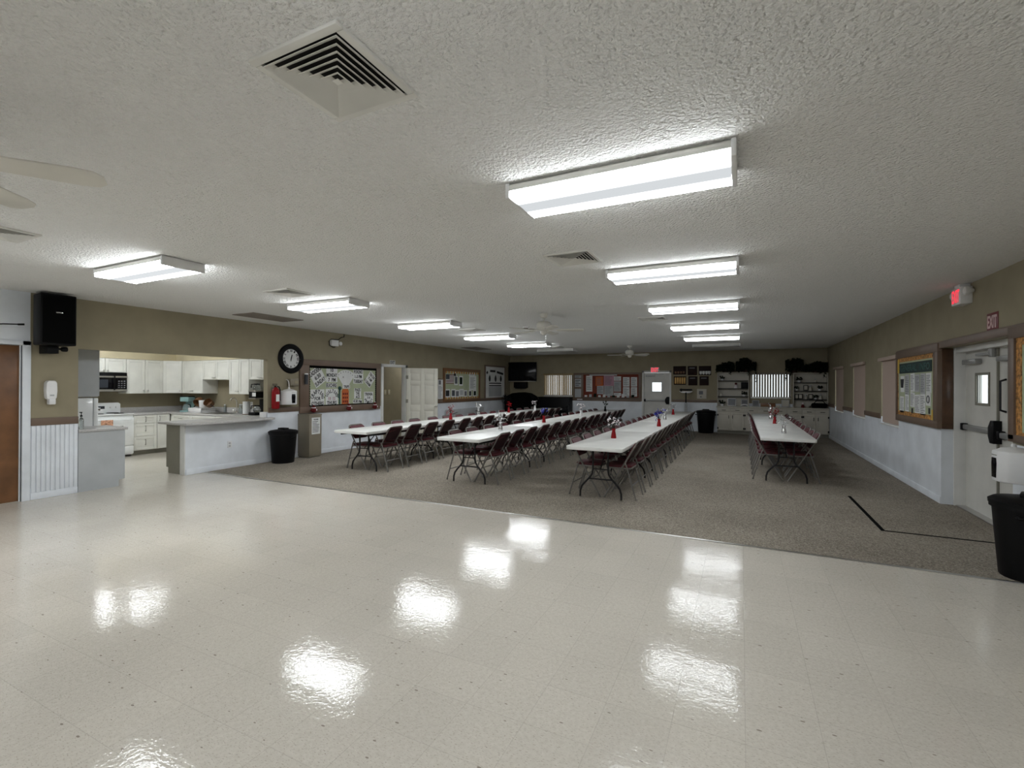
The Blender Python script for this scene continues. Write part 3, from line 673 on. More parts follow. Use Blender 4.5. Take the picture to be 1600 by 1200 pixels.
t = thing('kitchen_tap', 'tall chrome swan-neck tap behind the kitchen sink', 'tap', (-10.22, 6.862, .911))
b = B().lathe([(.028, 0), (.028, .01), (.018, .03), (.015, .05)], seg=12).tube([(0, 0, .04), (0, 0, .24), (0, -.02, .30), (0, -.07, .335), (0, -.13, .32), (0, -.15, .27)], .012, 10)
obj('spout', b, 'chrome', t)
for s in (-1, 1): obj('tap_handle', B().lathe([(.022, 0), (.018, .03), (.012, .05)], (s * .10, 0, 0), 10).tube([(s * .10, 0, .05), (s * .15, -.02, .065)], .008, 8), 'chrome', t)

# stove
t = thing('kitchen_stove', 'white electric kitchen stove with towel on its oven door', 'stove', (-12.39, 5.205, 0), PI / 2)
obj('stove_body', B().box(-.375, .375, -.62, -.02, .04, .895, .006), 'appliance', t)
obj('cooktop', B().box(-.38, .38, -.645, -.02, .895, .915, .006), 'appliance', t)
for x, y, r in ((-.19, -.46, .10), (.19, -.46, .08), (-.19, -.2, .08), (.19, -.2, .10)):
    b = B()
    for k in (1., .72, .44): b.tube([(x + r * k * math.cos(a * PI / 10), y + r * k * math.sin(a * PI / 10), .922) for a in range(21)], .006, 6)
    obj('burner_coil', b, 'black', t)
b = B().prism([(-.38, .915), (.38, .915), (.38, 1.11), (.34, 1.14), (-.34, 1.14), (-.38, 1.11)], -.10, -.02, .008); bg = obj('backguard', b, 'appliance', t)
for x in (-.30, -.20, .20, .30): obj('control_knob', B().lathe([(.02, 0), (.018, .018), (1e-6, .02)], (x, -.10, 1.04), 10, 'y'), 'plastic', bg)
obj('clock_panel', B().box(-.09, .09, -.104, -.098, 1.01, 1.07), 'lcd', bg)
od = obj('oven_door', B().box(-.375, .375, -.655, -.62, .24, .83, .008), 'appliance', t)
obj('oven_window', B().box(-.18, .18, -.658, -.652, .42, .66, .004), 'black_gloss', od)
obj('oven_handle', B().tube([(-.31, -.655, .79), (-.31, -.70, .79), (.31, -.70, .79), (.31, -.655, .79)], .012, 8), 'appliance', od)
obj('storage_drawer', B().box(-.375, .375, -.65, -.62, .06, .225, .006), 'appliance', t)
t = thing('kitchen_towel', 'orange and white towel hanging over the oven handle', 'towel', (-11.69, 5.10, .79), PI / 2)
b = B()
for i in range(4): x = -.10 + i * .05; b.box(x - .027, x + .027, -.018 - .004 * (i % 2), -.012, -.30 + .02 * (i % 2), .012, .003)
obj('front_fold', b, 'towel', t); obj('back_fold', B().box(-.125, .09, .012, .017, -.16, .012, .002).box(-.125, .09, -.018, .017, .0125, .016), 'paper', t)
# microwave
t = thing('microwave_oven', 'black and steel microwave mounted over the stove', 'microwave', (-12.40, 5.205, 1.38), PI / 2)
obj('case', B().box(-.38, .38, -.37, 0, 0, .405, .006), 'black', t)
obj('door_glass', B().box(-.375, .16, -.385, -.368, .055, .30, .004), 'black_gloss', t)
obj('view_window', B().box(-.30, .03, -.388, -.383, .09, .26), 'lcd', t)
obj('steel_band', B().box(-.38, .38, -.392, -.366, .005, .05, .003).box(-.38, .38, -.392, -.366, .30, .335, .003), 'steel', t)
obj('door_handle', B().tube([(.135, -.385, .04), (.135, -.42, .05), (.135, -.42, .33), (.135, -.385, .34)], .011, 8), 'black', t)
kp = obj('keypad', B().box(.18, .37, -.384, -.368, .055, .30, .003), 'black_gloss', t)
b = B()
for i in range(4):
    for j in range(3): b.box(.21 + j * .05, .24 + j * .05, -.386, -.383, .08 + i * .045, .10 + i * .045)
obj('key_legends', b, 'grey_ink', kp)
# refrigerator and cupboard over it at the left of the opening
t = thing('refrigerator', 'white compact refrigerator behind the left counter stub', 'refrigerator', (-9.48, 3.21, 0), PI)
obj('fridge_body', B().box(-.36, .36, -.57, -.005, .03, 1.325, .008), 'appliance', t)
obj('fridge_door', B().box(-.36, .36, -.64, -.58, .06, 1.325, .012), 'appliance', t)
obj('door_handle', B().box(-.34, -.31, -.675, -.635, 1.12, 1.17, .006), 'chrome', t)
for s in (-.3, .3): obj('foot', B().lathe([(.02, 0), (.02, .03)], (s, -.5, 0), 8).lathe([(.02, 0), (.02, .03)], (s, -.08, 0), 8), 'black', t)
cabinet('wall_cabinet', 'deep grey-sided cupboard above the refrigerator', (-9.48, 3.198, 0), PI, .73, 1.345, 2.30, .645, [(-.36, 0, 1.35, 2.30, 'door', -.04, 1.42), (0, .36, 1.35, 2.30, 'door', .04, 1.42)], m='grey_panel')
# left counter stub
cabinet('base_cabinet', 'grey counter stub cabinet at the left end of the kitchen opening', (-8.79, 3.352, 0), PI, .60, 0, .85, .55, [(-.30, .30, .10, .85, 'door', None, 0)], m='grey_panel', toe=True)
obj('end_panel', B().box(-.302, -.285, -.552, -.002, .10, .85).box(-.302, -.285, -.49, -.002, 0, .10), 'grey_panel', bpy.data.objects['base_cabinet.003'])
b = B().box(-9.10, XL + .02, 3.35, 3.95, .852, .89, .006); tag(obj('stub_worktop', b, 'counter'), 'grey worktop slab on the left counter stub', 'worktop')
# peninsula
t = thing('base_cabinet', 'grey end-panelled cabinet behind the peninsula half wall', 'cabinet', (-8.62, 4.80, 0), 0)
obj('carcass', B().box(-.42, -.001, .02, 1.50, .10, .852), 'cab_white', t); obj('toe_kick', B().box(-.36, -.001, .02, 1.50, 0, .10), 'toe', t)
obj('end_panel', B().prismz([(-.44, 0), (0, 0), (0, .02), (-.44, .02)], .10, .852).box(-.38, 0, 0, .02, 0, .10), 'toe', t)
for k in range(3):
    y0 = .03 + k * .49; b = door_front(B(), -.24, .24, .11, .845, 0); b.bm.transform(Matrix.Translation((-.421, y0 + .245, 0)) @ Matrix.Rotation(-PI / 2, 4, 'Z')); obj('door', b, 'cab_white', t)
b = B().prismz([(-9.13, 4.70), (-8.58, 4.66), (-8.30, 4.70), (-8.24, 4.80), (-8.24, 6.26), (-8.30, 6.36), (-8.48, 6.44), (-8.484, 6.328), (-8.61, 6.328), (-8.61, 6.285), (-9.09, 6.285), (-9.13, 6.25)], .857, .895, .005)
tag(obj('peninsula_worktop', b, 'counter'), 'long grey speckled worktop on the peninsula half wall', 'worktop')
struct('trim_8', B().box(XL - .125, XL + .004, 4.772, 4.79, 0, .855, .003), 'white_trim')

def plate(name, label, cat, loc, rz, w, h, slots, m='plastic', group=None):
    t = thing(name, label, cat, loc, rz, group)
    obj('cover_plate', B().box(-w / 2, w / 2, -.008, .002, -h / 2, h / 2, .003), m, t)
    b = B()
    for x, z, a, c in slots: b.box(x - a / 2, x + a / 2, -.0115, -.006, z - c / 2, z + c / 2, .002)
    obj('face' if cat == 'outlet' else 'toggle', b, 'paper' if cat != 'outlet' else 'paper_grey', t); return t
plate('wall_outlet', 'white wall outlet on the peninsula half wall', 'outlet', *onL(5.56, .44), .075, .12, [(0, .025, .034, .03), (0, -.025, .034, .03)])
plate('wall_outlet', 'cream outlet on the kitchen wall right of the sink', 'outlet', (-9.80, 6.921, 1.10), 0, .075, .12, [(0, .025, .034, .03), (0, -.025, .034, .03)])
# things standing on the worktops
t = thing('coffee_maker', 'pale teal coffee maker in the kitchen corner', 'coffee maker', (-11.60, 6.60, .906), math.radians(20))
obj('base', B().box(-.10, .10, -.13, .10, 0, .035, .01), 'teal', t); obj('tower', B().box(-.09, .09, .03, .10, .03, .30, .01), 'teal', t)
obj('brew_head', B().box(-.105, .105, -.12, .10, .24, .345, .015), 'teal', t); obj('lid', B().box(-.10, .10, -.11, .09, .345, .365, .006), 'black', t)
c = obj('carafe', B().lathe([(.055, .037), (.072, .06), (.075, .11), (.05, .165), (.052, .18)], (0, -.045, 0), 14), 'glass_tint', t); obj('carafe_handle', B().tube([(.05, -.045, .17), (.115, -.06, .16), (.12, -.06, .09), (.07, -.05, .07)], .008, 8), 'black', c)
t = thing('dish_rack', 'white dish drainer beside the sink', 'dish rack', (-11.08, 6.62, .906))
b = B()
for z, k in ((.012, .9), (.05, .95), (.10, 1.)):
    b.tube([(-.24 * k, -.17 * k, z), (.24 * k, -.17 * k, z), (.24 * k, .17 * k, z), (-.24 * k, .17 * k, z), (-.24 * k, -.17 * k, z)], .005, 6)
for i in range(13):
    x = -.22 + i * .0367; b.tube([(x, -.17, .10), (x * .9, -.153, .012), (x * .9, .153, .012), (x, .17, .10)], .003, 5)
obj('wire_basket', b, 'plastic', t); obj('drip_tray', B().box(-.27, .27, -.20, .20, .0, .01, .004), 'plastic', t); obj('side_panel', B().box(-.235, .235, -.178, -.172, .02, .10, .003), 'plastic', t)
obj('cutlery_cup', B().lathe([(.035, .02), (.042, .12), (.038, .12), (.03, .025)], (-.02, -.14, 0), 12), 'plastic', t)
def pan(label, x, a):
    t = thing('cooking_pot', label, 'pot', (x, 6.64, 1.13), 0, 'pots drying in the dish rack')
    b = B().lathe([(.055, -.10), (.085, -.09), (.10, .03), (.095, .03), (.08, -.08), (1e-6, -.085)], seg=16); b.bm.transform(Matrix.Rotation(a, 4, 'Y') @ Matrix.Rotation(.9, 4, 'X')); p_ = obj('pot_bowl', b, 'wood', t)
    b = B().tube([(.09, 0, 0), (.17, 0, .01), (.22, 0, .02)], .009, 8); b.bm.transform(Matrix.Rotation(a, 4, 'Y')); obj('pot_handle', b, 'black', p_)
pan('brown cooking pot drying at the left of the dish rack', -11.275, 2.6); pan('brown cooking pot drying at the right of the dish rack', -10.895, .5)
tag(obj('plastic_tub', B().lathe([(.06, 1.0), (.075, 1.17), (.07, 1.17), (.055, 1.005), (1e-6, 1.004)], (-11.085, 6.62, .01), 16), 'plastic'), 'white plastic tub standing in the dish rack', 'tub')
for i, (x, y, r, h, lb) in enumerate(((-9.92, 6.75, .04, .19, 'clear glass jar on the worktop left of the paper roll'), (-10.66, 6.87, .025, .16, 'clear soap bottle behind the sink'), (-10.02+.18, 6.85, .03, .13, 'short clear tumbler behind the sink'))):
    t = thing('glass_jar' if i == 0 else ('soap_bottle' if i == 1 else 'drinking_glass'), lb, 'jar' if i == 0 else ('bottle' if i == 1 else 'glass'), (x, y, .906))
    obj('vessel', B().lathe([(r * .9, 0), (r, .01), (r, h * .8), (r * .8, h * .9), (r * .8, h), (r * .72, h), (r * .72, h * .88), (r * .9, h * .78), (r * .9, .012), (1e-6, .01)], seg=14), 'glass_tint', t)
    if i < 2: obj('cap', B().lathe([(r * .82, h), (r * .82, h + .02), (1e-6, h + .022)], seg=12), 'plastic', t)
t = thing('paper_towel_roll', 'upright white paper towel roll beside the coffee brewer', 'paper towel roll', (-9.52, 6.60, .906))
obj('roll', B().lathe([(.02, 0.012), (.068, .012), (.068, .275), (.02, .275)], seg=20), 'paper', t); obj('holder', B().lathe([(.075, 0), (.075, .01), (.008, .012), (.008, .30), (1e-6, .305)], seg=14), 'wood', t)
t = thing('coffee_brewer', 'black and steel two-burner coffee brewer in the niche by the opening', 'coffee brewer', (-9.13, 6.66, .906))
obj('base', B().box(-.11, .11, -.21, .20, 0, .06, .008), 'black', t); obj('column', B().box(-.10, .10, .03, .20, .06, .50, .008), 'black', t)
obj('brew_head', B().box(-.11, .11, -.20, .20, .36, .50, .008), 'black', t); obj('steel_band', B().box(-.112, .112, -.205, .2, .34, .36, .002).box(-.112, .112, -.205, .2, .49, .51, .002), 'steel', t)
obj('notice_card', B().box(.0, .11, -.204, -.2, .395, .47), 'paper', t)
for z, n in ((.062, 'pot'), (.512, 'pot')):
    c = obj('carafe', B().lathe([(.05, z), (.078, z + .03), (.075, z + .07), (.045, z + .125), (.05, z + .14)], (.01, -.10, 0), 16), 'glass_tint', t); obj('carafe_handle', B().tube([(-.03, -.12, z + .14), (-.10, -.15, z + .13), (-.105, -.15, z + .06)], .010, 8).lathe([(.052, z + .125), (.052, z + .145), (1e-6, z + .15)], (.01, -.10, 0), 14), 'black', c)
t = thing('pump_bottle', 'clear hand sanitizer pump bottle on the left counter stub', 'bottle', (-8.58, 3.42, .89))
obj('bottle', B().lathe([(.035, 0), (.038, .01), (.038, .13), (.03, .155), (.013, .17), (.013, .185), (1e-6, .185)], seg=16, sy=.7), 'glass_tint', t)
obj('pump', B().lathe([(.015, .183), (.015, .20), (.005, .205), (.005, .235), (.012, .24), (.012, .25), (1e-6, .252)], seg=12).tube([(0, 0, .246), (-.04, -.005, .243)], .006, 8), 'black', t)
tag(obj('switch_box', B().box(-8.60, -8.50, 6.24, 6.325, .896, 1.00, .006), 'plastic'), 'small white box on the peninsula worktop against the opening jamb', 'box')

# ================================================================ LEFT WALL OF THE HALL
t = thing('wall_speaker', 'black loudspeaker on a bracket high over the brown door', 'speaker', (XL, 2.985, 2.39), PI / 2)
b = B().prismz([(-.185, -.40), (.185, -.40), (.155, -.10), (-.155, -.10)], -.335, .335, .015); obj('cabinet', b, 'black', t)
obj('grille_front', B().box(-.165, .165, -.408, -.398, -.31, .31, .006), 'black_soft', t)
obj('name_badge', B().box(-.035, .035, -.412, -.406, .085, .10, .002), 'chrome', t)
obj('bracket_arm', B().box(-.06, .06, -.24, .0, -.44, -.33, .006).lathe([(.03, 0), (.035, .02), (.035, .05), (.03, .06)], (.10, -.2, -.375), 10, 'x').tube([(.05, -.2, -.375), (.11, -.2, -.375)], .012, 8), 'black', t)
tag(obj('speaker_cable', B().tube([(XL - .004, 1.9, 2.22), (XL + .02, 1.92, 2.22), (XL + .05, 2.3, 2.26), (XL + .10, 2.55, 2.30), (XL + .18, 2.722, 2.31)], .008, 6).tube([(XL + .15, 2.67, 2.305), (XL + .18, 2.722, 2.31)], .013, 6), 'black'), 'thin black cable running into the side of the wall loudspeaker', 'cable')
t = thing('soap_dispenser', 'white wall soap dispenser between the brown door and the kitchen', 'soap dispenser', *onL(3.03, 1.43))
b = B().prism([(-.052, -.08), (-.03, -.10), (.03, -.10), (.052, -.08), (.060, .02), (.056, .13), (.035, .16), (-.035, .16), (-.056, .13), (-.060, .02)], -.095, .002, .015); obj('cover', b, 'plastic', t)
obj('push_bar', B().box(-.035, .035, -.115, -.03, -.165, -.085, .012), 'plastic', t); obj('badge', B().box(-.022, .022, -.0985, -.094, -.05, -.03, .003), 'paper_grey', t)
# clock
t = thing('wall_clock', 'round wall clock with a thick black rim', 'clock', *onL(6.86, 2.09))
obj('rim', B().lathe([(.195, .002), (.305, .002), (.31, .02), (.29, .05), (.25, .06), (.215, .045), (.20, .02), (.195, .012)], (0, .002, 0), 40, 'y'), 'black', t)
obj('dial', B().lathe([(1e-6, .014), (.21, .014), (.21, .004), (1e-6, .004)], (0, 0, 0), 40, 'y'), 'paper', t)
b = B(); ROM = ['XII', 'I', 'II', 'III', 'IV', 'V', 'VI', 'VII', 'VIII', 'IX', 'X', 'XI']
for i in range(12): a = 2 * PI * i / 12; b.text(ROM[i], .165 * math.sin(a), .165 * math.cos(a), .018 + .014 * len(ROM[i]), .045, -.016, -a)
obj('numerals', b, 'ink', t)
for n, a, l, w_ in (('hour_hand', math.radians(15), .085, .010), ('minute_hand', math.radians(186), .055, .007)):
    b = B().box(-w_, w_, -.022, -.019, -.03, l, .001); b.bm.transform(Matrix.Rotation(a, 4, 'Y')); obj(n, b, 'ink', t)
# extinguisher
t = thing('fire_extinguisher', 'red fire extinguisher on the wall beside the kitchen opening', 'fire extinguisher', (XL + .09, 6.445, 1.06), PI / 2)
obj('cylinder', B().lathe([(.06, 0), (.072, .01), (.074, .03), (.074, .34), (.066, .385), (.035, .42), (.022, .435), (1e-6, .436)], seg=22), 'red', t)
b = B(); 
for k in range(7):
    a0 = -PI / 2 - .55 + k * 1.1 / 7; a1 = a0 + 1.1 / 7; r = .0755; b.quad([(r * math.cos(a0), r * math.sin(a0), .15), (r * math.cos(a1), r * math.sin(a1), .15), (r * math.cos(a1), r * math.sin(a1), .29), (r * math.cos(a0), r * math.sin(a0), .29)])
obj('instruction_label', b, 'paper', t)
obj('valve', B().lathe([(.02, .43), (.02, .46), (1e-6, .462)], seg=10).box(-.06, .03, -.01, .01, .465, .475, .003).box(-.07, .03, -.012, .012, .49, .502, .003), 'black', t)
obj('gauge', B().lathe([(.016, 0), (.016, .012), (1e-6, .013)], (0, -.02, .45), 12, 'y'), 'chrome', t)
obj('hose', B().tube([(.02, 0, .45), (.07, -.01, .44), (.092, -.01, .38), (.09, -.01, .25), (.088, -.01, .16)], .011, 8), 'black', t)
obj('wall_hook', B().box(-.02, .02, .072, .095, .30, .44), 'steel', t)
def towel_dispenser(label, loc, rz):
    t = thing('towel_dispenser', label, 'paper towel dispenser', loc, rz)
    b = B().prismz([(-.17, 0), (-.17, -.10), (-.13, -.20), (-.06, -.25), (.06, -.25), (.13, -.20), (.17, -.10), (.17, 0)], -.145, .145, .02); obj('cover', b, 'plastic', t)
    obj('hood', B().lathe([(.135, .140), (.09, .165), (.03, .178), (1e-6, .18)], (0, -.115, 0), 20), 'plastic', t)
    obj('stub', B().lathe([(.020, .17), (.020, .20), (.012, .212), (1e-6, .214)], (0, -.115, 0), 10), 'plastic', t)
    obj('level_window', B().prism([(-.038, -.11), (.038, -.11), (.045, .02), (.04, .075), (-.04, .075), (-.045, .02)], -.256, -.245, .004), 'black_gloss', t)
    obj('seam_line', B().box(-.045, .045, -.253, -.249, .098, .104), 'toe', t)
    obj('hinge_pin', B().lathe([(.01, 0), (.01, .01), (1e-6, .011)], (.172, -.07, .10), 8, 'x').lathe([(.01, 0), (.01, .01), (1e-6, .011)], (.172, -.07, -.10), 8, 'x'), 'chrome', t)
    return t
towel_dispenser('white paper towel dispenser below the wall clock', *onL(6.735, 1.28))
t = thing('junction_box', 'small tan box above the left paper towel dispenser', 'box', *onL(6.885, 1.60)); obj('case', B().box(-.105, .105, -.10, .002, -.07, .07, .006), 'tan', t); obj('front_label', B().box(.0, .09, -.103, -.099, -.03, .03), 'beige', t)
tag(obj('power_cord', B().tube([(XL + .115, 6.735, 1.497), (XL + .115, 6.735, 1.54), (XL + .09, 6.745, 1.60), (XL + .05, 6.755, 1.64), (XL + .002, 6.755, 1.65)], .008, 6), 'plastic'), 'short white cord rising from the left paper towel dispenser', 'cord')
t = thing('emergency_light', 'white emergency light box with a black cord high on the left wall', 'emergency light', *onL(8.03, 2.51)); obj('case', B().box(-.13, .08, -.07, .002, -.07, .07, .01), 'plastic', t)
obj('lamp_head', B().lathe([(.02, -.03), (.045, 0), (.045, .02), (1e-6, .03)], (.14, -.05, 0), 12, 'y').tube([(.08, -.03, 0), (.14, -.03, 0)], .012, 6), 'plastic', t)
obj('cord', B().tube([(.30, -.012, .235), (.29, -.012, .17), (.20, -.012, .15), (.12, -.012, .09), (-.10, -.012, .085), (-.16, -.012, .03), (-.14, -.012, -.06), (-.04, -.012, -.10), (.02, -.012, -.09)], .009, 6), 'black', t)

# schedule board -------------------------------------------------------------------------------
t = thing('bulletin_board', 'large schedule board with a wide brown frame beside the wall clock', 'bulletin board', *onL(8.31, 0))
b = B()
b.box(-1.24, 1.24, -.04, .002, 1.97, 2.10, .004).box(-1.24, 1.24, -.04, .002, .93, 1.07, .004).box(-1.24, -1.0, -.04, .002, 1.06, 1.98, .004).box(1.10, 1.24, -.04, .002, 1.06, 1.98, .004)
obj('frame', b, 'brown', t)
obj('backing', B().box(-1.02, 1.12, -.022, .001, 1.05, 1.98), 'green_board', t)
b = B(); rr = random.Random(3)
for x0, x1, z in ((-1.02, 1.11, 1.945), (-1.02, 1.11, 1.065)):
    n = 40
    for i in range(n): x = x0 + (i + .5) * (x1 - x0) / n; b.lathe([(1e-6, -.002), (.034, 0), (.034, .004), (1e-6, .006)], (x, -.026, z), 8, 'y')
for x in (-1.0, 1.095):
    for i in range(17): b.lathe([(1e-6, -.002), (.03, 0), (.03, .004), (1e-6, .006)], (x, -.026, 1.09 + i * .052), 8, 'y')
obj('scalloped_border', b, 'black_soft', t)
def poster(parent, x, z, w, h, texts, m='paper', ang=0., y=-.0225, ink='ink'):
    s = obj('poster', B().arcsheet(x, z, w, h, y, .002, ang), m, parent); b = B()
    for body, dx, dz, tw, th, *ta in texts:
        ca, sa = math.cos(ang), math.sin(ang); b.text(body, x + dx * ca - dz * sa, z + dx * sa + dz * ca, tw * 1.04, th * 1.16, y - .0035, ang + (ta[0] if ta else 0))
    if texts: obj('lettering', b, ink, s)
    return s
def arc_word(word, r, a0, a1, dz, th=.075, tw=.05):
    out = []; n = len(word)
    for i, ch in enumerate(word):
        a = a0 + (a1 - a0) * i / (n - 1); out.append((ch, r * math.sin(a), dz + r * math.cos(a), tw if ch != 'I' else .018, th, -a))
    return out
poster(t, -.765, 1.73, .34, .40, [('LADDERS', 0, .13, .32, .085), ('6:30', 0, 0, .18, .085), ('SUNDAY', 0, -.13, .30, .085)], ang=math.radians(33))
poster(t, -.36, 1.77, .33, .32, [('10', 0, .11, .08, .07), ('MONDAY', 0, 0, .30, .075), ('7  PM', 0, -.11, .21, .075)])
poster(t, -.37, 1.535, .32, .095, [('EUCHRE', 0, 0, .29, .075)])
poster(t, .47, 1.75, .33, .34, [('POKENO', 0, .115, .28, .075), ('1-3 PM', 0, 0, .22, .075), ('TUESDAY', 0, -.115, .29, .075)])
poster(t, .88, 1.69, .25, .36, [('TAI CHI', 0, .11, .20, .07), ('9 AM', 0, 0, .13, .07), ('11:30AM', -.02, -.125, .24, .07)], ang=math.radians(-40))
poster(t, -.765, 1.265, .38, .36, arc_word('CRAFTING', .15, -1.45, 1.45, -.02) + [('FOR', 0, -.025, .16, .07), ('OTHERS', 0, -.135, .32, .075)])
p_ = poster(t, -.36, 1.275, .36, .36, arc_word('QUILTING', .16, -1.25, 1.25, -.03, .07, .042) + [('THURS', 0, -.14, .27, .075)])
obj('number_patch', B().text('10  12', -.36, 1.235, .20, .075, -.026), 'pink', p_)
poster(t, .45, 1.34, .23, .25, [('PASS', 0, .085, .17, .065), ('THE', 0, 0, .12, .065), ('ACE', 0, -.085, .13, .065)])
poster(t, .45, 1.145, .30, .09, [('6:30 PM', 0, 0, .26, .065, -.12)])
poster(t, .83, 1.225, .32, .30, [('TRIVIA', 0, .09, .27, .065), ('7-9', 0, .0, .10, .055)] + [(c, .12 * math.sin(a), -.015 - .10 * math.cos(a), .04, .055, a) for c, a in zip('FRIDAY', (-1.25, -.75, -.25, .25, .75, 1.25))])
fan_ = obj('poster', B().arcsheet(.06, 1.58, .20, .20, -.0225), 'paper', t)
b = B()
for i in range(7):
    a = (i - 3) * .22; rot = Matrix.Rotation(a, 3, 'Y'); b.box(-.045 + .06, .045 + .06, -.028 - i * .0012, -.027 - i * .0012, 1.60, 1.90, rot=rot, piv=(.06, 0, 1.50))
obj('playing_card_fan', b, 'paper', fan_)
b = B()
for i in range(7): a = (i - 3) * .22; b.text('A23456'[i % 6], .06 + .36 * math.sin(a) - .012, 1.50 + .36 * math.cos(a), .018, .03, -.0375)
b.text('+', -.03, 1.73, .03, .04, -.0375); obj('card_pips', b, 'ink', fan_)
poster(t, .07, 1.505, .22, .085, [('TRIPS', 0, 0, .17, .055)], y=-.040)
obj('poster', B().prism([(-.06, 1.09), (.16, 1.09), (.16, 1.40), (.13, 1.45), (-.03, 1.45), (-.06, 1.40)], -.0265, -.0225), 'orange', t)
b = B()
for i in range(9): b.box(-.03 + (i % 3) * .06, .005 + (i % 3) * .06, -.029, -.0262, 1.13 + (i // 3) * .09, 1.18 + (i // 3) * .09)
obj('poster_blocks', b, 'red_cloth', t)
obj('paper_cactus', B().tube([(-.13, -.028, 1.10), (-.13, -.028, 1.44)], .018, 8).tube([(-.13, -.028, 1.25), (-.18, -.028, 1.26), (-.18, -.028, 1.34)], .012, 8).ball((-.13, -.03, 1.47), .045, 8), 'green_letter', t)
for y, lb in ((7.36, 'red and white felt decoration at the left foot of the schedule board'), (8.39, 'red felt decoration hanging under the middle of the schedule board'), (9.27, 'red felt decoration at the right foot of the schedule board')):
    k = thing('felt_decoration', lb, 'decoration', (XL + .118, y, 1.02), PI / 2, 'red felt decorations along the schedule board')
    obj('red_body', B().ball((0, 0, -.02), .055, 10, 1.2).ball((-.05, 0, -.03), .03, 8).ball((.045, 0, -.03), .028, 8).lathe([(.042, .02), (.026, .06), (.010, .09)], (0, 0, 0), 10), 'red_cloth', k)
    obj('hanging_loop', B().tube([(0, .0, .09), (0, .04, .10), (0, .077, .09)], .004, 5), 'red_cloth', k)
    obj('white_trim', B().ball((.04, -.03, -.02), .022, 8).ball((0, -.0, .095), .014, 8).lathe([(.043, .01), (.047, .022), (.043, .034)], (0, 0, 0), 10), 'white_petal', k)
t = thing('cup_dispenser', 'clear tube cup dispenser on the left post of the schedule board', 'cup dispenser', (XL + .092, 7.18, 1.665), PI / 2)
obj('tube', B().lathe([(.036, -.11), (.038, .10), (.034, .10), (.032, -.11)], seg=16), 'lcd', t); obj('cap', B().lathe([(.040, .10), (.040, .125), (1e-6, .13)], seg=16), 'plastic', t); obj('bracket', B().box(-.02, .02, .04, .048, -.1, .1), 'steel', t)
t = thing('floor_cabinet', 'tan floor cabinet with a printed notice under the schedule board', 'cabinet', (XL + .005, 7.205, 0), PI / 2)
obj('body', B().box(-.16, .16, -.345, 0, .03, .895, .006), 'tan', t); obj('plinth', B().box(-.14, .14, -.32, -.01, .0, .03), 'toe', t); obj('top_cap', B().box(-.165, .165, -.352, 0, .895, .92, .004), 'tan', t)
nt_ = obj('printed_notice', B().box(-.10, .12, -.347, -.344, .50, .85), 'paper', t); obj('print', B().text('PLEASE', .01, .81, .12, .03, -.3475).lines(-.08, .10, .53, .78, 8, -.3465, 5), 'ink', nt_)

# bins ---------------------------------------------------------------------------------------
def bin_(label, loc, r, h, lid='flat', sy=1., rz=0.):
    t = thing('trash_can', label, 'trash can', loc, rz)
    obj('bucket', B().lathe([(r * .78, 0), (r * .80, .015), (r * .97, h * .93), (r * 1.04, h * .935), (r * 1.04, h), (r * .95, h), (r * .93, h * .94), (r * .76, .03), (1e-6, .028)], seg=28, sy=sy), 'black', t)
    obj('lid', B().lathe([(r * 1.06, h - .012), (r * 1.07, h + .015), (r * .95, h + .035), (r * .35, h + .06), (1e-6, h + .062)], seg=28, sy=sy), 'black', t)
    obj('lid_handle', B().box(-r * .36, r * .36, -.06, .06, h + .045, h + .085, .012), 'black', t)
    for s in (-1, 1): obj('side_handle', B().tube([(s * r * .99, -.06, h * .86), (s * (r * 1.10), -.045, h * .86), (s * (r * 1.10), .045, h * .86), (s * r * .99, .06, h * .86)], .012, 8), 'black', t)
    return t
bin_('black lidded trash can beside the tan floor cabinet', (XL + .30, 6.46, .006), .255, .60)
bin_('large black lidded trash can at the right edge of the photo', (2.115, 5.29, .006), .235, .60, rz=math.radians(65))
bin_('black lidded trash can at the left end of the far white cabinets', (-1.06, 16.95, .006), .29, .70)

# boards farther along the left wall -----------------------------------------------------------
t = thing('bulletin_board', 'wood-framed notice board with a flag picture on the far left wall', 'bulletin board', *onL(13.63, 0))
obj('frame', B().box(-1.17, 1.17, -.035, .002, 2.00, 2.10, .004).box(-1.17, 1.17, -.035, .002, 1.02, 1.10, .004).box(-1.17, -1.06, -.035, .002, 1.09, 2.01, .004).box(1.06, 1.17, -.035, .002, 1.09, 2.01, .004), 'wood', t)
obj('backing', B().box(-1.07, 1.07, -.016, .001, 1.08, 2.02), 'green_board', t)
b = B()
for i in range(14): b.lathe([(1e-6, -.002), (.05, 0), (.05, .004), (1e-6, .006)], (-1.0 + i * .154, -.02, 1.975), 8, 'y'); b.lathe([(1e-6, -.002), (.05, 0), (.05, .004), (1e-6, .006)], (-1.0 + i * .154, -.02, 1.12), 8, 'y')
obj('leaf_border', b, 'gold_border', t)
fl = obj('flag_picture', B().box(-1.02, -.56, -.020, -.016, 1.60, 1.90), 'paper', t)
b = B()
for i in range(7): b.box(-1.02, -.56, -.0225, -.0195, 1.60 + i * .0462, 1.60 + i * .0462 + .0231)
obj('red_stripes', b, 'red_cloth', fl); b = B().box(-1.02, -.82, -.0235, -.021, 1.74, 1.90); obj('blue_canton', b, 'lcd', fl)
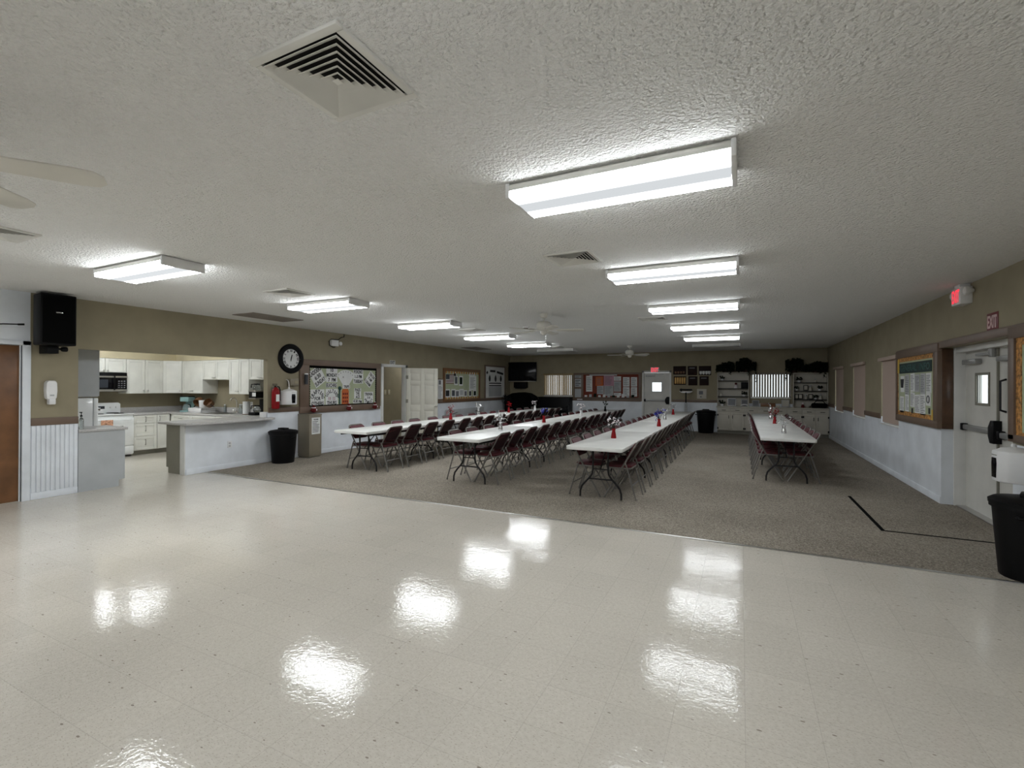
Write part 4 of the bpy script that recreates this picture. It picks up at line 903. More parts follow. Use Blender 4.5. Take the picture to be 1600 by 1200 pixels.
for i, (x, z, w_, h_, m_) in enumerate(((-.50, 1.90, .16, .10, 'ink'), (-.42, 1.71, .17, .26, 'lcd'), (-.12, 1.70, .19, .28, 'leaf'), (-.92, 1.29, .24, .22, 'ink'), (-.58, 1.29, .20, .22, 'lcd'), (-.34, 1.27, .20, .20, 'grey_ink'), (-.08, 1.30, .22, .20, 'paper_grey'), (.18, 1.27, .16, .18, 'grey_ink'), (.66, 1.63, .44, .46, 'paper'), (.60, 1.93, .36, .07, 'paper'), (.48, 1.27, .14, .18, 'ink'), (.80, 1.27, .18, .18, 'leaf'))):
    s = obj('pinned_sheet', B().arcsheet(x, z, w_ + .05, h_ + .05, -.016, .002), 'paper', t)
    if m_ != 'paper': obj('picture', B().arcsheet(x, z, w_ * .85, h_ * .85, -.018, .002), m_, s)
    else: obj('print', B().lines(x - w_ * .42, x + w_ * .42, z - h_ * .42, z + h_ * .42, 9 if h_ > .2 else 2, -.0182, i), 'grey_ink', s)
t = thing('framed_notice', 'narrow framed notice between the open door and the flag notice board', 'notice', *onL(12.31, 1.43)); obj('frame', B().box(-.15, .15, -.02, .002, -.33, .33, .003), 'brown', t)
s = obj('sheet', B().box(-.13, .13, -.0225, -.019, -.31, .29), 'paper', t); obj('print', B().box(-.10, .02, -.0245, -.022, .14, .27).lines(-.11, .11, -.28, .10, 10, -.0225, 4), 'grey_ink', s)
t = thing('whiteboard', 'white board with black arched lettering near the television', 'whiteboard', *onL(15.98, 1.65)); 
obj('frame', B().box(-.84, .84, -.03, .002, .60, .66, .004).box(-.84, .84, -.03, .002, -.66, -.60, .004).box(-.84, -.77, -.03, .002, -.61, .61, .004).box(.77, .84, -.03, .002, -.61, .61, .004), 'brown', t)
s = obj('panel', B().box(-.78, .78, -.014, .001, -.61, .61), 'paper', t)
b = B().box(-.70, -.58, -.0165, -.0135, .33, .42, rot=Matrix.Rotation(-.5, 3, 'Y'), piv=(-.64, 0, .37)).box(-.42, .0, -.0165, -.0135, .40, .48).box(.12, .66, -.0165, -.0135, .34, .42, rot=Matrix.Rotation(.12, 3, 'Y'), piv=(.39, 0, .38))
for x in (-.45, .02, .46): b.lathe([(1e-6, -.14), (.05, -.11), (.085, -.02), (.055, .06), (1e-6, .14)], (x, -.014, .17), 10, 'z', 1., .06)
b.box(-.5, .5, -.0165, -.0135, -.04, .0).box(-.5, .5, -.0165, -.0135, -.13, -.09); obj('black_marks', b, 'ink', s)
obj('lower_sheet', B().box(-.52, .52, -.0165, -.0135, -.52, -.15), 'paper_grey', s)
for i in range(3): plate('light_switch', ('left', 'middle', 'right')[i] + ' one of three light switches inside the passage doorway', 'light switch', (-9.799, 11.12 + i * .17, 1.33), PI / 2, .10, .15, [(0, 0, .025, .06)], 'cream', 'passage light switches')
t = thing('folding_table', 'grey folded table leaning along the far left wall', 'table', (XL + .05, 13.75, .006), PI / 2); obj('table_top', B().box(-1.2, 1.2, -.045, .0, .02, .76, .01), 'paper_grey', t); obj('folded_leg', B().tube([(-1.0, -.06, .0), (-1.0, -.06, .6), (-.6, -.06, .66)], .014, 8).tube([(1.0, -.06, .0), (1.0, -.06, .6), (.6, -.06, .66)], .014, 8), 'grey_metal', t)

# ================================================================ TABLES, CHAIRS, CENTREPIECES
def make_table():
    t = thing('folding_table', '', 'table')          # local: origin at floor, near end centre, length along +Y
    L_, W = 2.432, .76
    o = []
    for cx, cy, a0 in ((W / 2 - .03, .035, -PI / 2), (W / 2 - .03, L_ - .03, 0), (-W / 2 + .03, L_ - .03, PI / 2), (-W / 2 + .03, .035, PI)):
        for k in range(5): a = a0 + k * PI / 8; o.append((cx + .03 * math.cos(a), cy + .03 * math.sin(a)))
    b = B().prismz(o, .692, .74, .006); obj('table_top', b, 'table', t)
    obj('side_rail', B().box(-.33, -.30, .12, L_ - .12, .655, .692, .004), 'dark_metal', t); obj('side_rail', B().box(.30, .33, .12, L_ - .12, .655, .692, .004), 'dark_metal', t)
    for y in (.36, L_ - .35):
        for s in (-1, 1):
            obj('leg', B().tube([(s * .105, y, .69), (s * .105, y, .40), (s * .115, y, .335), (s * .15, y, .28), (s * .22, y, .205), (s * .265, y, .15), (s * .285, y, .085), (s * .287, y, .006)], .0135, 10), 'dark_metal', t)
        obj('leg_crossbar', B().tube([(-.165, y, .262), (.165, y, .262)], .011, 8), 'dark_metal', t)
        obj('leg_header', B().tube([(-.28, y, .676), (.28, y, .676)], .012, 8), 'dark_metal', t)
        s = 1 if y < 1 else -1
        obj('leg_brace', B().tube([(0, y, .40), (0, y + s * .34, .672)], .008, 6).tube([(-.10, y, .40), (.10, y, .40)], .008, 6), 'dark_metal', t)
    return t
def make_chair():
    t = thing('folding_chair', '', 'chair')          # local: rear feet at y=0, sitter faces +Y
    fy = .447                                         # front feet
    def tubeP(z): return fy - (fy + .012) * z / .79   # y of the slanted front/back tube at height z
    PV = .505
    for s in (-1, 1):
        obj('front_leg', B().tube([(s * .192, tubeP(PV), PV), (s * .195, tubeP(.02), .02)], .0115, 8).tube([(s * .195, tubeP(.03), .03), (s * .195, tubeP(0.), .0)], .0135, 8), 'grey_metal', t)
        obj('rear_leg', B().tube([(s * .214, tubeP(PV) + .005, PV), (s * .214, tubeP(PV) - .02, .46), (s * .216, .004, .02)], .0105, 8).tube([(s * .216, .008, .03), (s * .216, .0, 0)], .0135, 8), 'grey_metal', t)
        obj('link_bar', B().tube([(s * .206, tubeP(.44) + .01, .435), (s * .206, .115, .405)], .006, 6), 'grey_metal', t)
    pts = [(-.192, tubeP(PV), PV), (-.190, tubeP(.64), .64)]
    for k in range(6): a = k * PI / 10; z = .722 + .068 * math.sin(a); pts.append((-.122 - .068 * math.cos(a), tubeP(z), z))
    pts += [(-x, y, z) for x, y, z in pts[::-1]]
    obj('back_frame', B().tube(pts, .0115, 8), 'grey_metal', t)
    # padded back panel, gently curved, lying in the slope of the tubes
    b = B(); sl = math.atan2(fy + .012, .79)
    o = []
    for cx, cz, a0 in ((.138, .042, -PI / 2), (.122, .207, 0), (-.122, .207, PI / 2), (-.138, .042, PI)):
        rr_ = .042 if cz < .1 else .060
        for k in range(5): a = a0 + k * PI / 8; o.append((cx + rr_ * math.cos(a), cz + rr_ * math.sin(a)))
    b.prism(o, -.013, .013, .008)
    for v in b.bm.verts: v.co.y += 1.1 * v.co.x ** 2 - .022
    b.bm.transform(Matrix.Translation((0, tubeP(.555) + .006, .548)) @ Matrix.Rotation(sl, 4, 'X')); obj('backrest', b, 'maroon', t)
    b = B().prism([(x * .93, (z - .125) * .94 + .125) for x, z in o], .0125, .016)  # darker maroon copy of the pad's rear, with its shade put into the colour
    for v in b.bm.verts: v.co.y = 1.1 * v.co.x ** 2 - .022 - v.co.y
    b.bm.transform(Matrix.Translation((0, tubeP(.555) + .006, .548)) @ Matrix.Rotation(sl, 4, 'X')); obj('shaded_back_panel', b, 'maroon_shaded', t)
    o = []
    for cx, cy, a0, r_ in ((.125, .135, -PI / 2, .055), (.10, .345, 0, .09), (-.10, .345, PI / 2, .09), (-.125, .135, PI, .055)):
        for k in range(6): a = a0 + k * PI / 10; o.append((cx + r_ * math.cos(a), cy + r_ * math.sin(a)))
    b = B().prismz(o, .425, .462, .014); obj('seat', b, 'maroon', t)
    obj('seat_pan', B().prismz([(x * 1.02, (y - .24) * 1.02 + .24) for x, y in o], .408, .428, .004), 'grey_metal', t)
    obj('rear_stretcher', B().tube([(-.214, .072, .185), (.214, .072, .185)], .008, 6), 'grey_metal', t)
    obj('front_stretcher', B().tube([(-.194, tubeP(.235), .235), (.194, tubeP(.235), .235)], .008, 6), 'grey_metal', t)
    return t
T0, C0 = make_table(), make_chair()
rows = [('leftmost', -6.105, 6.13, 4), ('second', -3.865, 6.06, 4), ('third', -1.735, 6.00, 4), ('rightmost', .655, 8.42, 3)]
NTH = ['first', 'second', 'third', 'fourth', 'fifth', 'sixth', 'seventh', 'eighth', 'ninth', 'tenth', 'eleventh', 'twelfth', 'thirteenth', 'fourteenth', 'fifteenth', 'sixteenth']
FT = FC = True
for rn, xc, y0, n in rows:
    for k in range(n):
        lb = 'white folding table, %s from the near end of the %s long row of tables' % (NTH[k], rn); p_ = (xc, y0 + 2.44 * k, .006)
        if FT: T0.location = p_; T0['label'] = lb; T0['group'] = 'white folding tables in long rows'; FT = False
        else: dup(T0, p_, 0, lb, 'white folding tables in long rows')
    ys = [y0 + 2.44 * k + d for k in range(n) for d in (.65, 1.235, 1.82, 2.425)][:-1]
    for side, sx, rz in (('left', -1, -PI / 2), ('right', 1, PI / 2)):
        for i, y in enumerate(ys):
            lb = 'maroon folding chair, %s from near end, %s side of %s table row' % (NTH[i], side, rn)
            p_ = (xc + sx * (.38 + .092 + R.uniform(-.006, .014)), y + R.uniform(-.018, .018), .006); a = rz + math.radians(R.uniform(-1.6, 1.6))
            if FC: C0.location = p_; C0.rotation_euler = (0, 0, a); C0['label'] = lb; C0['group'] = 'maroon folding chairs along the tables'; FC = False
            else: dup(C0, p_, a, lb, 'maroon folding chairs along the tables')
ZT = .746
def vase(label, x, y, body, flower, style, seed, h=.15, spread=.10):
    t = thing('flower_vase', label, 'vase', (x, y, ZT), 0, 'small vases along the tables'); rr = random.Random(seed)
    if style == 'slim': prof = [(.034, 0), (.036, .008), (.014, .03), (.012, h * .6), (.02, h * .9), (.024, h), (.019, h), (.008, h * .6), (1e-6, h * .5)]
    else: prof = [(.040, 0), (.042, .01), (.034, h * .45), (.024, h * .75), (.034, h), (.029, h), (.018, h * .75), (1e-6, h * .5)]
    obj('vase_body', B().lathe(prof, seg=16), body, t)
    st, fl_ = B(), B()
    for i in range(13):
        a = rr.uniform(0, 2 * PI); e = rr.uniform(.15, 1.) * spread; z = h + rr.uniform(.05, .17)
        p0 = Vector((0, 0, h * .8)); p2 = Vector((e * math.cos(a), e * math.sin(a), z)); p1 = (p0 + p2) / 2 + Vector((0, 0, .03))
        st.tube([p0, p1, p2], .0022, 5)
        if style == 'tinsel':
            q = p2
            for j in range(4): q2 = q + Vector((rr.uniform(-.03, .03), rr.uniform(-.03, .03), rr.uniform(-.035, .03))); fl_.tube([q, q2], .005, 5); q = q2
        else:
            fl_.ball(p2, rr.uniform(.010, .018), 6, .8)
            for j in range(2): fl_.ball(p2 + Vector((rr.uniform(-.025, .025), rr.uniform(-.025, .025), rr.uniform(-.03, .01))), .009, 5)
    obj('stems', st, 'silver' if flower == 'silver' else 'leaf', t); obj('blossoms' if style != 'tinsel' else 'tinsel_spray', fl_, flower, t)
    return t
V = [(0, 9.30, 'red', 'red', 'tinsel', 'red tinsel vase, nearest on the leftmost table row'), (0, 11.1, 'silver', 'silver', 'tinsel', 'silver tinsel vase, second on the leftmost table row'),
     (0, 12.6, 'red', 'red', 'petal', 'red flower vase, third on the leftmost table row'), (0, 14.3, 'plastic', 'white_petal', 'petal', 'white flower vase, farthest on the leftmost table row'),
     (1, 7.50, 'silver', 'silver', 'tinsel', 'silver tinsel vase, nearest on the second table row'), (1, 9.55, 'red', 'blue', 'petal', 'red vase of blue flowers on the second table row'),
     (1, 12.2, 'plastic', 'white_petal', 'petal', 'white flower vase, third on the second table row'), (1, 14.7, 'black', 'leaf', 'petal', 'dark vase at the far end of the second table row'),
     (2, 7.22, 'red', 'white_petal', 'petal', 'red vase of white blossoms, nearest on the third table row'), (2, 9.75, 'red', 'blue', 'tinsel', 'red vase with blue tinsel on the third table row'),
     (2, 11.7, 'silver', 'silver', 'petal', 'silver vase, third along the third table row'), (2, 14.0, 'red', 'silver', 'tinsel', 'red vase with silver spray at the far end of the third table row'),
     (3, 9.28, 'silver', 'silver', 'petal', 'silver vase, nearest on the rightmost table row'), (3, 11.70, 'red', 'red', 'tinsel', 'red tinsel vase, middle of the rightmost table row'), (3, 13.3, 'silver', 'silver', 'tinsel', 'silver tinsel vase, farthest on the rightmost table row')]
for i, (r_, y, bd, fl_, st, lb) in enumerate(V):
    xo = {8: -.03, 9: .26, 10: .10, 2: -.12, 1: -.3}.get(i, 0.)
    vase(lb, rows[r_][1] + xo, y, bd, fl_, 'slim' if 0 else st, 20 + i, .15, .10)

# ================================================================ RIGHT WALL
t = thing('bulletin_board', 'green and white bulletin board with a gold border beside the right double door', 'bulletin board', *onR(9.05, 0))   # local x = -y
obj('frame', B().box(-.92, .955, -.05, .002, 2.02, 2.135, .004).box(-.92, .955, -.05, .002, 1.0, 1.10, .004).box(-.92, -.86, -.05, .002, 1.09, 2.03, .004).box(.80, .955, -.05, .002, 1.09, 2.03, .004), 'brown', t)
obj('backing', B().box(-.91, .81, -.028, .001, 1.09, 2.03), 'green_board', t)
b = B().box(-.91, .81, -.032, -.027, 1.955, 2.03).box(-.91, .81, -.032, -.027, 1.09, 1.165).box(-.91, -.835, -.032, -.027, 1.165, 1.955).box(.735, .81, -.032, -.027, 1.165, 1.955); obj('leaf_border', b, 'gold_border', t)
obj('corner_leaf', B().box(-.90, -.78, -.036, -.031, 1.78, 2.0), 'yellow', t); obj('corner_leaf', B().box(.70, .80, -.036, -.031, 1.10, 1.24), 'yellow', t)
s = obj('header_strip', B().box(-.76, .70, -.036, -.030, 1.77, 1.93), 'dark_green', t); obj('lettering', B().text('GENERAL  INFO', -.03, 1.85, 1.36, .11, -.0385), 'green_letter', s)
rr = random.Random(9)
for i, (x, z, w_, h_) in enumerate(((-.62, 1.60, .20, .26), (-.38, 1.58, .20, .34), (-.38, 1.30, .19, .26), (-.12, 1.62, .20, .28), (-.12, 1.36, .20, .22), (.10, 1.61, .20, .26), (.10, 1.30, .24, .28), (.34, 1.60, .21, .30), (.34, 1.30, .21, .30), (.57, 1.61, .20, .28), (.56, 1.38, .18, .18), (-.64, 1.27, .20, .26))):
    s = obj('pinned_sheet', B().arcsheet(x, z, w_, h_, -.028 - .001 * (i % 3), .002, rr.uniform(-.04, .04)), 'paper_grey' if i in (5, 7, 1) else 'paper', t)
    if i == 0: obj('picture', B().prism([(x - .07, z - .06), (x + .05, z - .06), (x + .08, z + .08), (x - .09, z + .08)], -.034, -.031), 'ink', s)
    elif i == 10: obj('print', B().tube([(x + .05 * math.cos(a * PI / 8), -.033, z + .05 * math.sin(a * PI / 8)) for a in range(17)], .006, 6), 'ink', s)
    else: obj('print', B().lines(x - w_ * .42, x + w_ * .42, z - h_ * .42, z + h_ * .42, 10, -.0315, i), 'grey_ink', s)
for x, z in ((-.13, 1.19), (.60, 1.22)): obj('pinned_tag', B().box(x - .03, x + .03, -.033, -.027, z - .04, z + .04), 'ink', t)
tag(obj('wood_panel', B().box(XR + .001, XR + .118, 8.098, 8.122, 1.0, 2.06, .004), 'dark_brown'), 'glossy dark brown panel on the side of the right door recess', 'panel')
t = thing('bulletin_board', 'brown-framed bulletin board cut by the right edge of the photo', 'bulletin board', *onR(5.35, 0))
obj('frame', B().box(-.90, .90, -.05, .002, 2.02, 2.135, .004).box(-.90, .90, -.05, .002, 1.03, 1.10, .004).box(-.90, -.79, -.05, .002, 1.05, 2.03, .004).box(.79, .90, -.05, .002, 1.05, 2.03, .004), 'brown', t)
obj('backing', B().box(-.80, .80, -.028, .001, 1.05, 2.03), 'green_board', t)
obj('leaf_border', B().box(-.80, .80, -.032, -.027, 1.95, 2.03).box(-.80, .80, -.032, -.027, 1.05, 1.13).box(-.80, -.69, -.032, -.027, 1.13, 1.95).box(.69, .80, -.032, -.027, 1.13, 1.95), 'gold_border', t)
for x in (-.5, -.2, .15, .48): s = obj('pinned_sheet', B().arcsheet(x, 1.6, .24, .5, -.028), 'paper', t); obj('print', B().lines(x - .1, x + .1, 1.38, 1.82, 12, -.0302, 3), 'grey_ink', s)
towel_dispenser('white paper towel dispenser over the large trash can at the right edge', *onR(5.96, .82))
t = tag(obj('floor_tape', B().box(1.355, 1.395, 6.30, 8.10, .0062, .0072).box(1.355, 2.37, 6.30, 6.34, .0062, .0073), 'tapemat'), 'black tape line marking a corner on the carpet by the right door', 'tape')
tag(obj('door_mat', B().box(2.36, 2.52, 6.40, 8.02, .0062, .011, .002), 'carpet'), 'thin carpet mat strip in the right door recess', 'mat')

# ================================================================ BACK WALL
KBW = lambda x, z=0.: ((x, YB - .004, z), 0.)
# television corner
t = thing('flat_screen_tv', 'black flat-screen television high in the far left corner', 'television', (-7.88, YB - .02, 2.10), math.radians(9))
obj('screen', B().box(-.56, .56, -.20, -.15, -.36, .36, .006), 'black_gloss', t); obj('bezel', B().box(-.58, .58, -.19, -.145, -.38, .38, .008), 'black', t); obj('lower_trim', B().box(-.56, .56, -.205, -.185, -.385, -.372), 'steel', t); obj('wall_mount', B().box(-.15, .15, -.15, -.06, -.2, .2), 'black', t)
t = thing('cable_box', 'black box on a bracket below the television', 'box', (-7.95, YB, 1.40), 0); obj('case', B().box(-.27, .27, -.22, -.01, .06, .28, .008), 'black', t); obj('bracket', B().box(-.20, .20, -.24, .002, .03, .06), 'black', t)
obj('hanging_cable', B().tube([(-.05, -.02, .06), (-.06, -.02, -.15), (-.02, -.02, -.3), (.06, -.05, -.34)], .008, 6), 'beige', t)
t = thing('covered_organ', 'instrument under a domed black cover below the television', 'organ', (-7.745, 16.85, .006))
o = [(-.62, .02), (.60, .02), (.60, .95), (.53, 1.12), (.3, 1.24), (0, 1.28), (-.3, 1.24), (-.55, 1.12), (-.62, .95)]
obj('cloth_cover', B().prism(o, -.32, .30, .03), 'black_soft', t); obj('base', B().box(-.55, .55, -.28, .28, 0, .03), 'black', t)
t = thing('upright_piano', 'black upright piano under the left far window', 'piano', (-6.44, 16.95, .006))
obj('case', B().box(-.63, .63, -.05, .32, .02, 1.08, .01), 'black', t); obj('lid', B().box(-.66, .66, -.07, .335, 1.08, 1.11, .008), 'black', t); kb = obj('key_slip', B().box(-.63, .63, -.32, -.05, .58, .70, .01), 'black', t)
obj('keys', B().box(-.56, .56, -.30, -.16, .70, .715), 'black_soft', kb)
for s in (-1, 1): obj('leg', B().box(s * .58 - .03, s * .58 + .03, -.31, -.25, 0, .58, .006), 'black', t); obj('cheek', B().box(s * .61 - .02, s * .61 + .02, -.32, -.05, .70, .80, .006), 'black', t)
obj('pedal', B().box(-.05, -.03, -.14, -.05, .03, .045).box(.03, .05, -.14, -.05, .03, .045), 'chrome', t)
t = thing('pedestal_fan', 'round black pedestal fan in the far left corner', 'fan', (XL + .42, 16.15, .006))
obj('base', B().lathe([(.18, 0), (.18, .02), (.05, .04), (.02, .06), (.02, .08)], seg=20), 'black', t); obj('pole', B().tube([(0, 0, .06), (0, 0, .95)], .014, 8), 'black', t)
b = B()
for k in range(6): r_ = .03 + k * .033; b.tube([(r_ * math.cos(a * PI / 12), -.07 + .02 * (k / 5) ** 2, 1.02 + r_ * math.sin(a * PI / 12)) for a in range(25)], .004, 5)
for k in range(16): a = k * PI / 8; b.tube([(.02 * math.cos(a), -.07, 1.02 + .02 * math.sin(a)), (.2 * math.cos(a), -.05, 1.02 + .2 * math.sin(a)), (.2 * math.cos(a), .03, 1.02 + .2 * math.sin(a))], .003, 5)
obj('guard', b, 'black', t); obj('motor', B().lathe([(.05, -.02), (.07, .04), (.06, .10), (1e-6, .12)], (0, .04, 1.02), 14, 'y'), 'black', t)
for k in range(3): a = k * 2 * PI / 3; b = B().box(.03, .17, -.004, .004, -.05, .05, .003); b.bm.transform(Matrix.Translation((0, -.01, 1.02)) @ Matrix.Rotation(a, 4, 'Y') @ Matrix.Rotation(.4, 4, 'X')); obj('fan_blade', b, 'black', t)
# notice board
t = thing('bulletin_board', 'red cork notice board with paper sheets left of the far exit door', 'bulletin board', *onB(-4.53, 0))
obj('frame', B().box(-1.24, 1.30, -.03, .002, 1.97, 2.04, .004).box(-1.24, 1.30, -.03, .002, 1.06, 1.12, .004).box(-1.24, -.86, -.03, .002, 1.11, 1.98, .004).box(1.20, 1.30, -.03, .002, 1.11, 1.98, .004), 'brown', t)
obj('backing', B().box(-.87, 1.21, -.014, .001, 1.11, 1.98), 'cork', t); obj('ledge', B().box(-.90, 1.20, -.07, -.012, 1.10, 1.13, .004), 'brown', t)
obj('header_strip', B().box(-.62, .42, -.018, -.013, 1.93, 1.985), 'paper_grey', t)
for i, (x, z, w_, h_, m_) in enumerate(((-.63, 1.63, .24, .60, 'paper'), (-.24, 1.72, .28, .34, 'orange'), (-.20, 1.40, .26, .32, 'paper_grey'), (.12, 1.75, .38, .40, 'pink'), (.12, 1.38, .34, .40, 'paper_grey'), (.44, 1.82, .26, .16, 'paper'), (.44, 1.53, .26, .38, 'paper_grey'), (.44, 1.24, .26, .12, 'paper'), (.76, 1.70, .24, .34, 'paper'), (.76, 1.34, .24, .34, 'paper'), (1.0, 1.70, .22, .34, 'paper'), (1.0, 1.34, .22, .34, 'paper'), (1.11, 1.70, .10, .30, 'paper'))):
    if i == 12: continue
    if i >= 10: x = 1.04
    s = obj('pinned_sheet', B().arcsheet(x, z, w_, h_, -.014 - .001 * (i % 2), .002), m_, t); obj('print', B().lines(x - w_ * .4, x + w_ * .4, z - h_ * .4, z + h_ * .4, 8, -.0175, i), 'grey_ink', s)
for i in range(11): s = obj('leaflet', B().box(-.80 + i * .175, -.70 + i * .175, -.055, -.045, 1.13, 1.20 + .03 * (i % 3), rot=Matrix.Rotation(-.2, 3, 'X'), piv=(0, -.05, 1.13)), ('paper', 'paper_grey', 'leaf', 'paper')[i % 4], t)
for i, (z, h_) in enumerate(((1.90, .10), (1.66, .30), (1.27, .32))):
    s = obj('schedule_card', B().box(-1.19, -.94, -.034, -.030, z - h_ / 2, z + h_ / 2), 'paper_grey', t)
    if i < 2: obj('print', B().lines(-1.17, -.96, z - h_ * .42, z + h_ * .42, 2 + i * 2, -.0345, 8), 'ink', s)
tag(obj('white_box', B().box(-5.62, -5.42, YB - .075, YB - .021, 1.015, 1.055, .006), 'plastic'), 'small white box on the ledge under the red cork board', 'box')
# plaques
for i, (x, z, w_, h_, k, lb) in enumerate(((-1.93, 2.10, .42, .29, 'r', 'dark red plaque, upper left of the group beside the far exit door'), (-1.92, 1.745, .40, .29, 'g', 'plaque with rows of gold plates, lower left of the group beside the far exit door'), (-1.515, 2.085, .30, .31, 'd', 'dark plaque, upper middle of the group beside the far exit door'), (-1.50, 1.735, .29, .31, 'd', 'dark plaque, lower middle of the group beside the far exit door'), (-1.115, 2.085, .39, .31, 'w', 'dark plaque with four white cups, upper right of the group beside the far exit door'), (-1.14, 1.735, .29, .31, 'd', 'dark plaque, lower right of the group beside the far exit door'))):
    t = thing('wall_plaque', lb, 'plaque', *onB(x, z), 'dark plaques beside the far exit door'); obj('board', B().box(-w_ / 2, w_ / 2, -.025, .002, -h_ / 2, h_ / 2, .004), 'plaque', t)
    b = B()
    if k == 'g':
        for a in range(5): b.box(-.17 + a * .075, -.115 + a * .075, -.029, -.024, -.11, .11, .002)
        obj('name_plates', b, 'gold', t)
    elif k == 'r':
        for a in range(4): b.lathe([(.03, -.12), (.035, -.05), (1e-6, -.04)], (-.13 + a * .09, -.03, .01), 10, sy=.3)
        obj('medallions', b, 'wood', t)
    elif k == 'w':
        for a in range(4): b.lathe([(.022, -.13), (.04, -.10), (.042, -.03), (.036, -.02), (1e-6, -.025)], (-.13 + a * .09, -.03, 0), 10, sy=.4)
        obj('white_cups', b, 'paper', t)
    else: obj('title_plate', B().box(-.10, .08, -.028, -.024, .07, .11), 'grey_ink', t)
# balance scale
t = thing('physician_scale', 'upright balance-beam weighing scale right of the far exit door', 'scale', (-1.70, 17.0, .006))
obj('platform', B().box(-.14, .14, -.24, .08, 0, .06, .01), 'black', t); obj('base_column', B().box(-.045, .045, .06, .13, .05, .98, .008), 'paper_grey', t); obj('column', B().box(-.02, .02, .075, .115, .98, 1.33, .004), 'black', t)
obj('beam', B().box(-.20, .20, .07, .085, 1.40, 1.45, .003), 'black', t); obj('beam_weight', B().box(-.18, -.13, .06, .09, 1.36, 1.46, .004), 'black', t)
obj('beam_guard', B().prism([(-.21, 1.36), (-.12, 1.31), (.12, 1.31), (.21, 1.36), (.21, 1.375), (-.21, 1.375)], .085, .105, .003), 'plastic', t)
t = thing('framed_picture', 'light framed notice at the left of the far shelf units', 'picture', *onB(-1.21, 1.29)); obj('frame', B().box(-.15, .15, -.02, .002, -.165, .165, .004), 'cab_old', t); obj('print', B().box(-.09, .04, -.023, -.019, -.02, .10).box(-.06, .0, -.023, -.019, -.12, -.08), 'grey_ink', t)

# cabinets along the far right
FY = .40
units = [(-.31, .80), (.49, .80), (1.29, .80), (2.033, .686)]
names = ['left end, behind the rightmost table row', 'second from the left', 'third from the left', 'right end, in the room corner']
for (x, w_), n_ in zip(units, names):
    h = w_ / 2
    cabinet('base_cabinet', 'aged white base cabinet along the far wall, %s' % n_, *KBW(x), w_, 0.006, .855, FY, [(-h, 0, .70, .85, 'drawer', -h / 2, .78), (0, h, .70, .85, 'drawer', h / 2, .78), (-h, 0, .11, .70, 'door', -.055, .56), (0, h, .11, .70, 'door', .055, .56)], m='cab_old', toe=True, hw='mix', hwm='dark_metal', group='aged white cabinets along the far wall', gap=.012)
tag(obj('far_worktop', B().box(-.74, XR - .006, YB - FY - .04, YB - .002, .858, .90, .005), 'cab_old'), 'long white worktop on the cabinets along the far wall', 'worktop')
def shelf_unit(label, x0, x1, zs, zt):
    t = thing('shelf_unit', label, 'shelf', ((x0 + x1) / 2, YB - .002, .901)); h = (x1 - x0) / 2; d = .22
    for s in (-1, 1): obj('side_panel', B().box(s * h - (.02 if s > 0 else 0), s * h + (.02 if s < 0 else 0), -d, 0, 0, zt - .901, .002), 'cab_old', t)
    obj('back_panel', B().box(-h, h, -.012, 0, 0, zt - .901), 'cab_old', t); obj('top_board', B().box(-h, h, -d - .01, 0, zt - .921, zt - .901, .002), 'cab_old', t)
    for z in zs: obj('shelf_board', B().box(-h + .02, h - .02, -d, -.012, z - .912, z - .892, .002), 'dark_metal', t)
ZL = [1.735, 1.478, 1.215]; ZR = [1.675, 1.415, 1.150]
shelf_unit('open white shelf unit left of the far window', -.72, .225, ZL, 2.01); shelf_unit('open white shelf unit in the far right corner', 1.455, 2.375, ZR, 1.98)
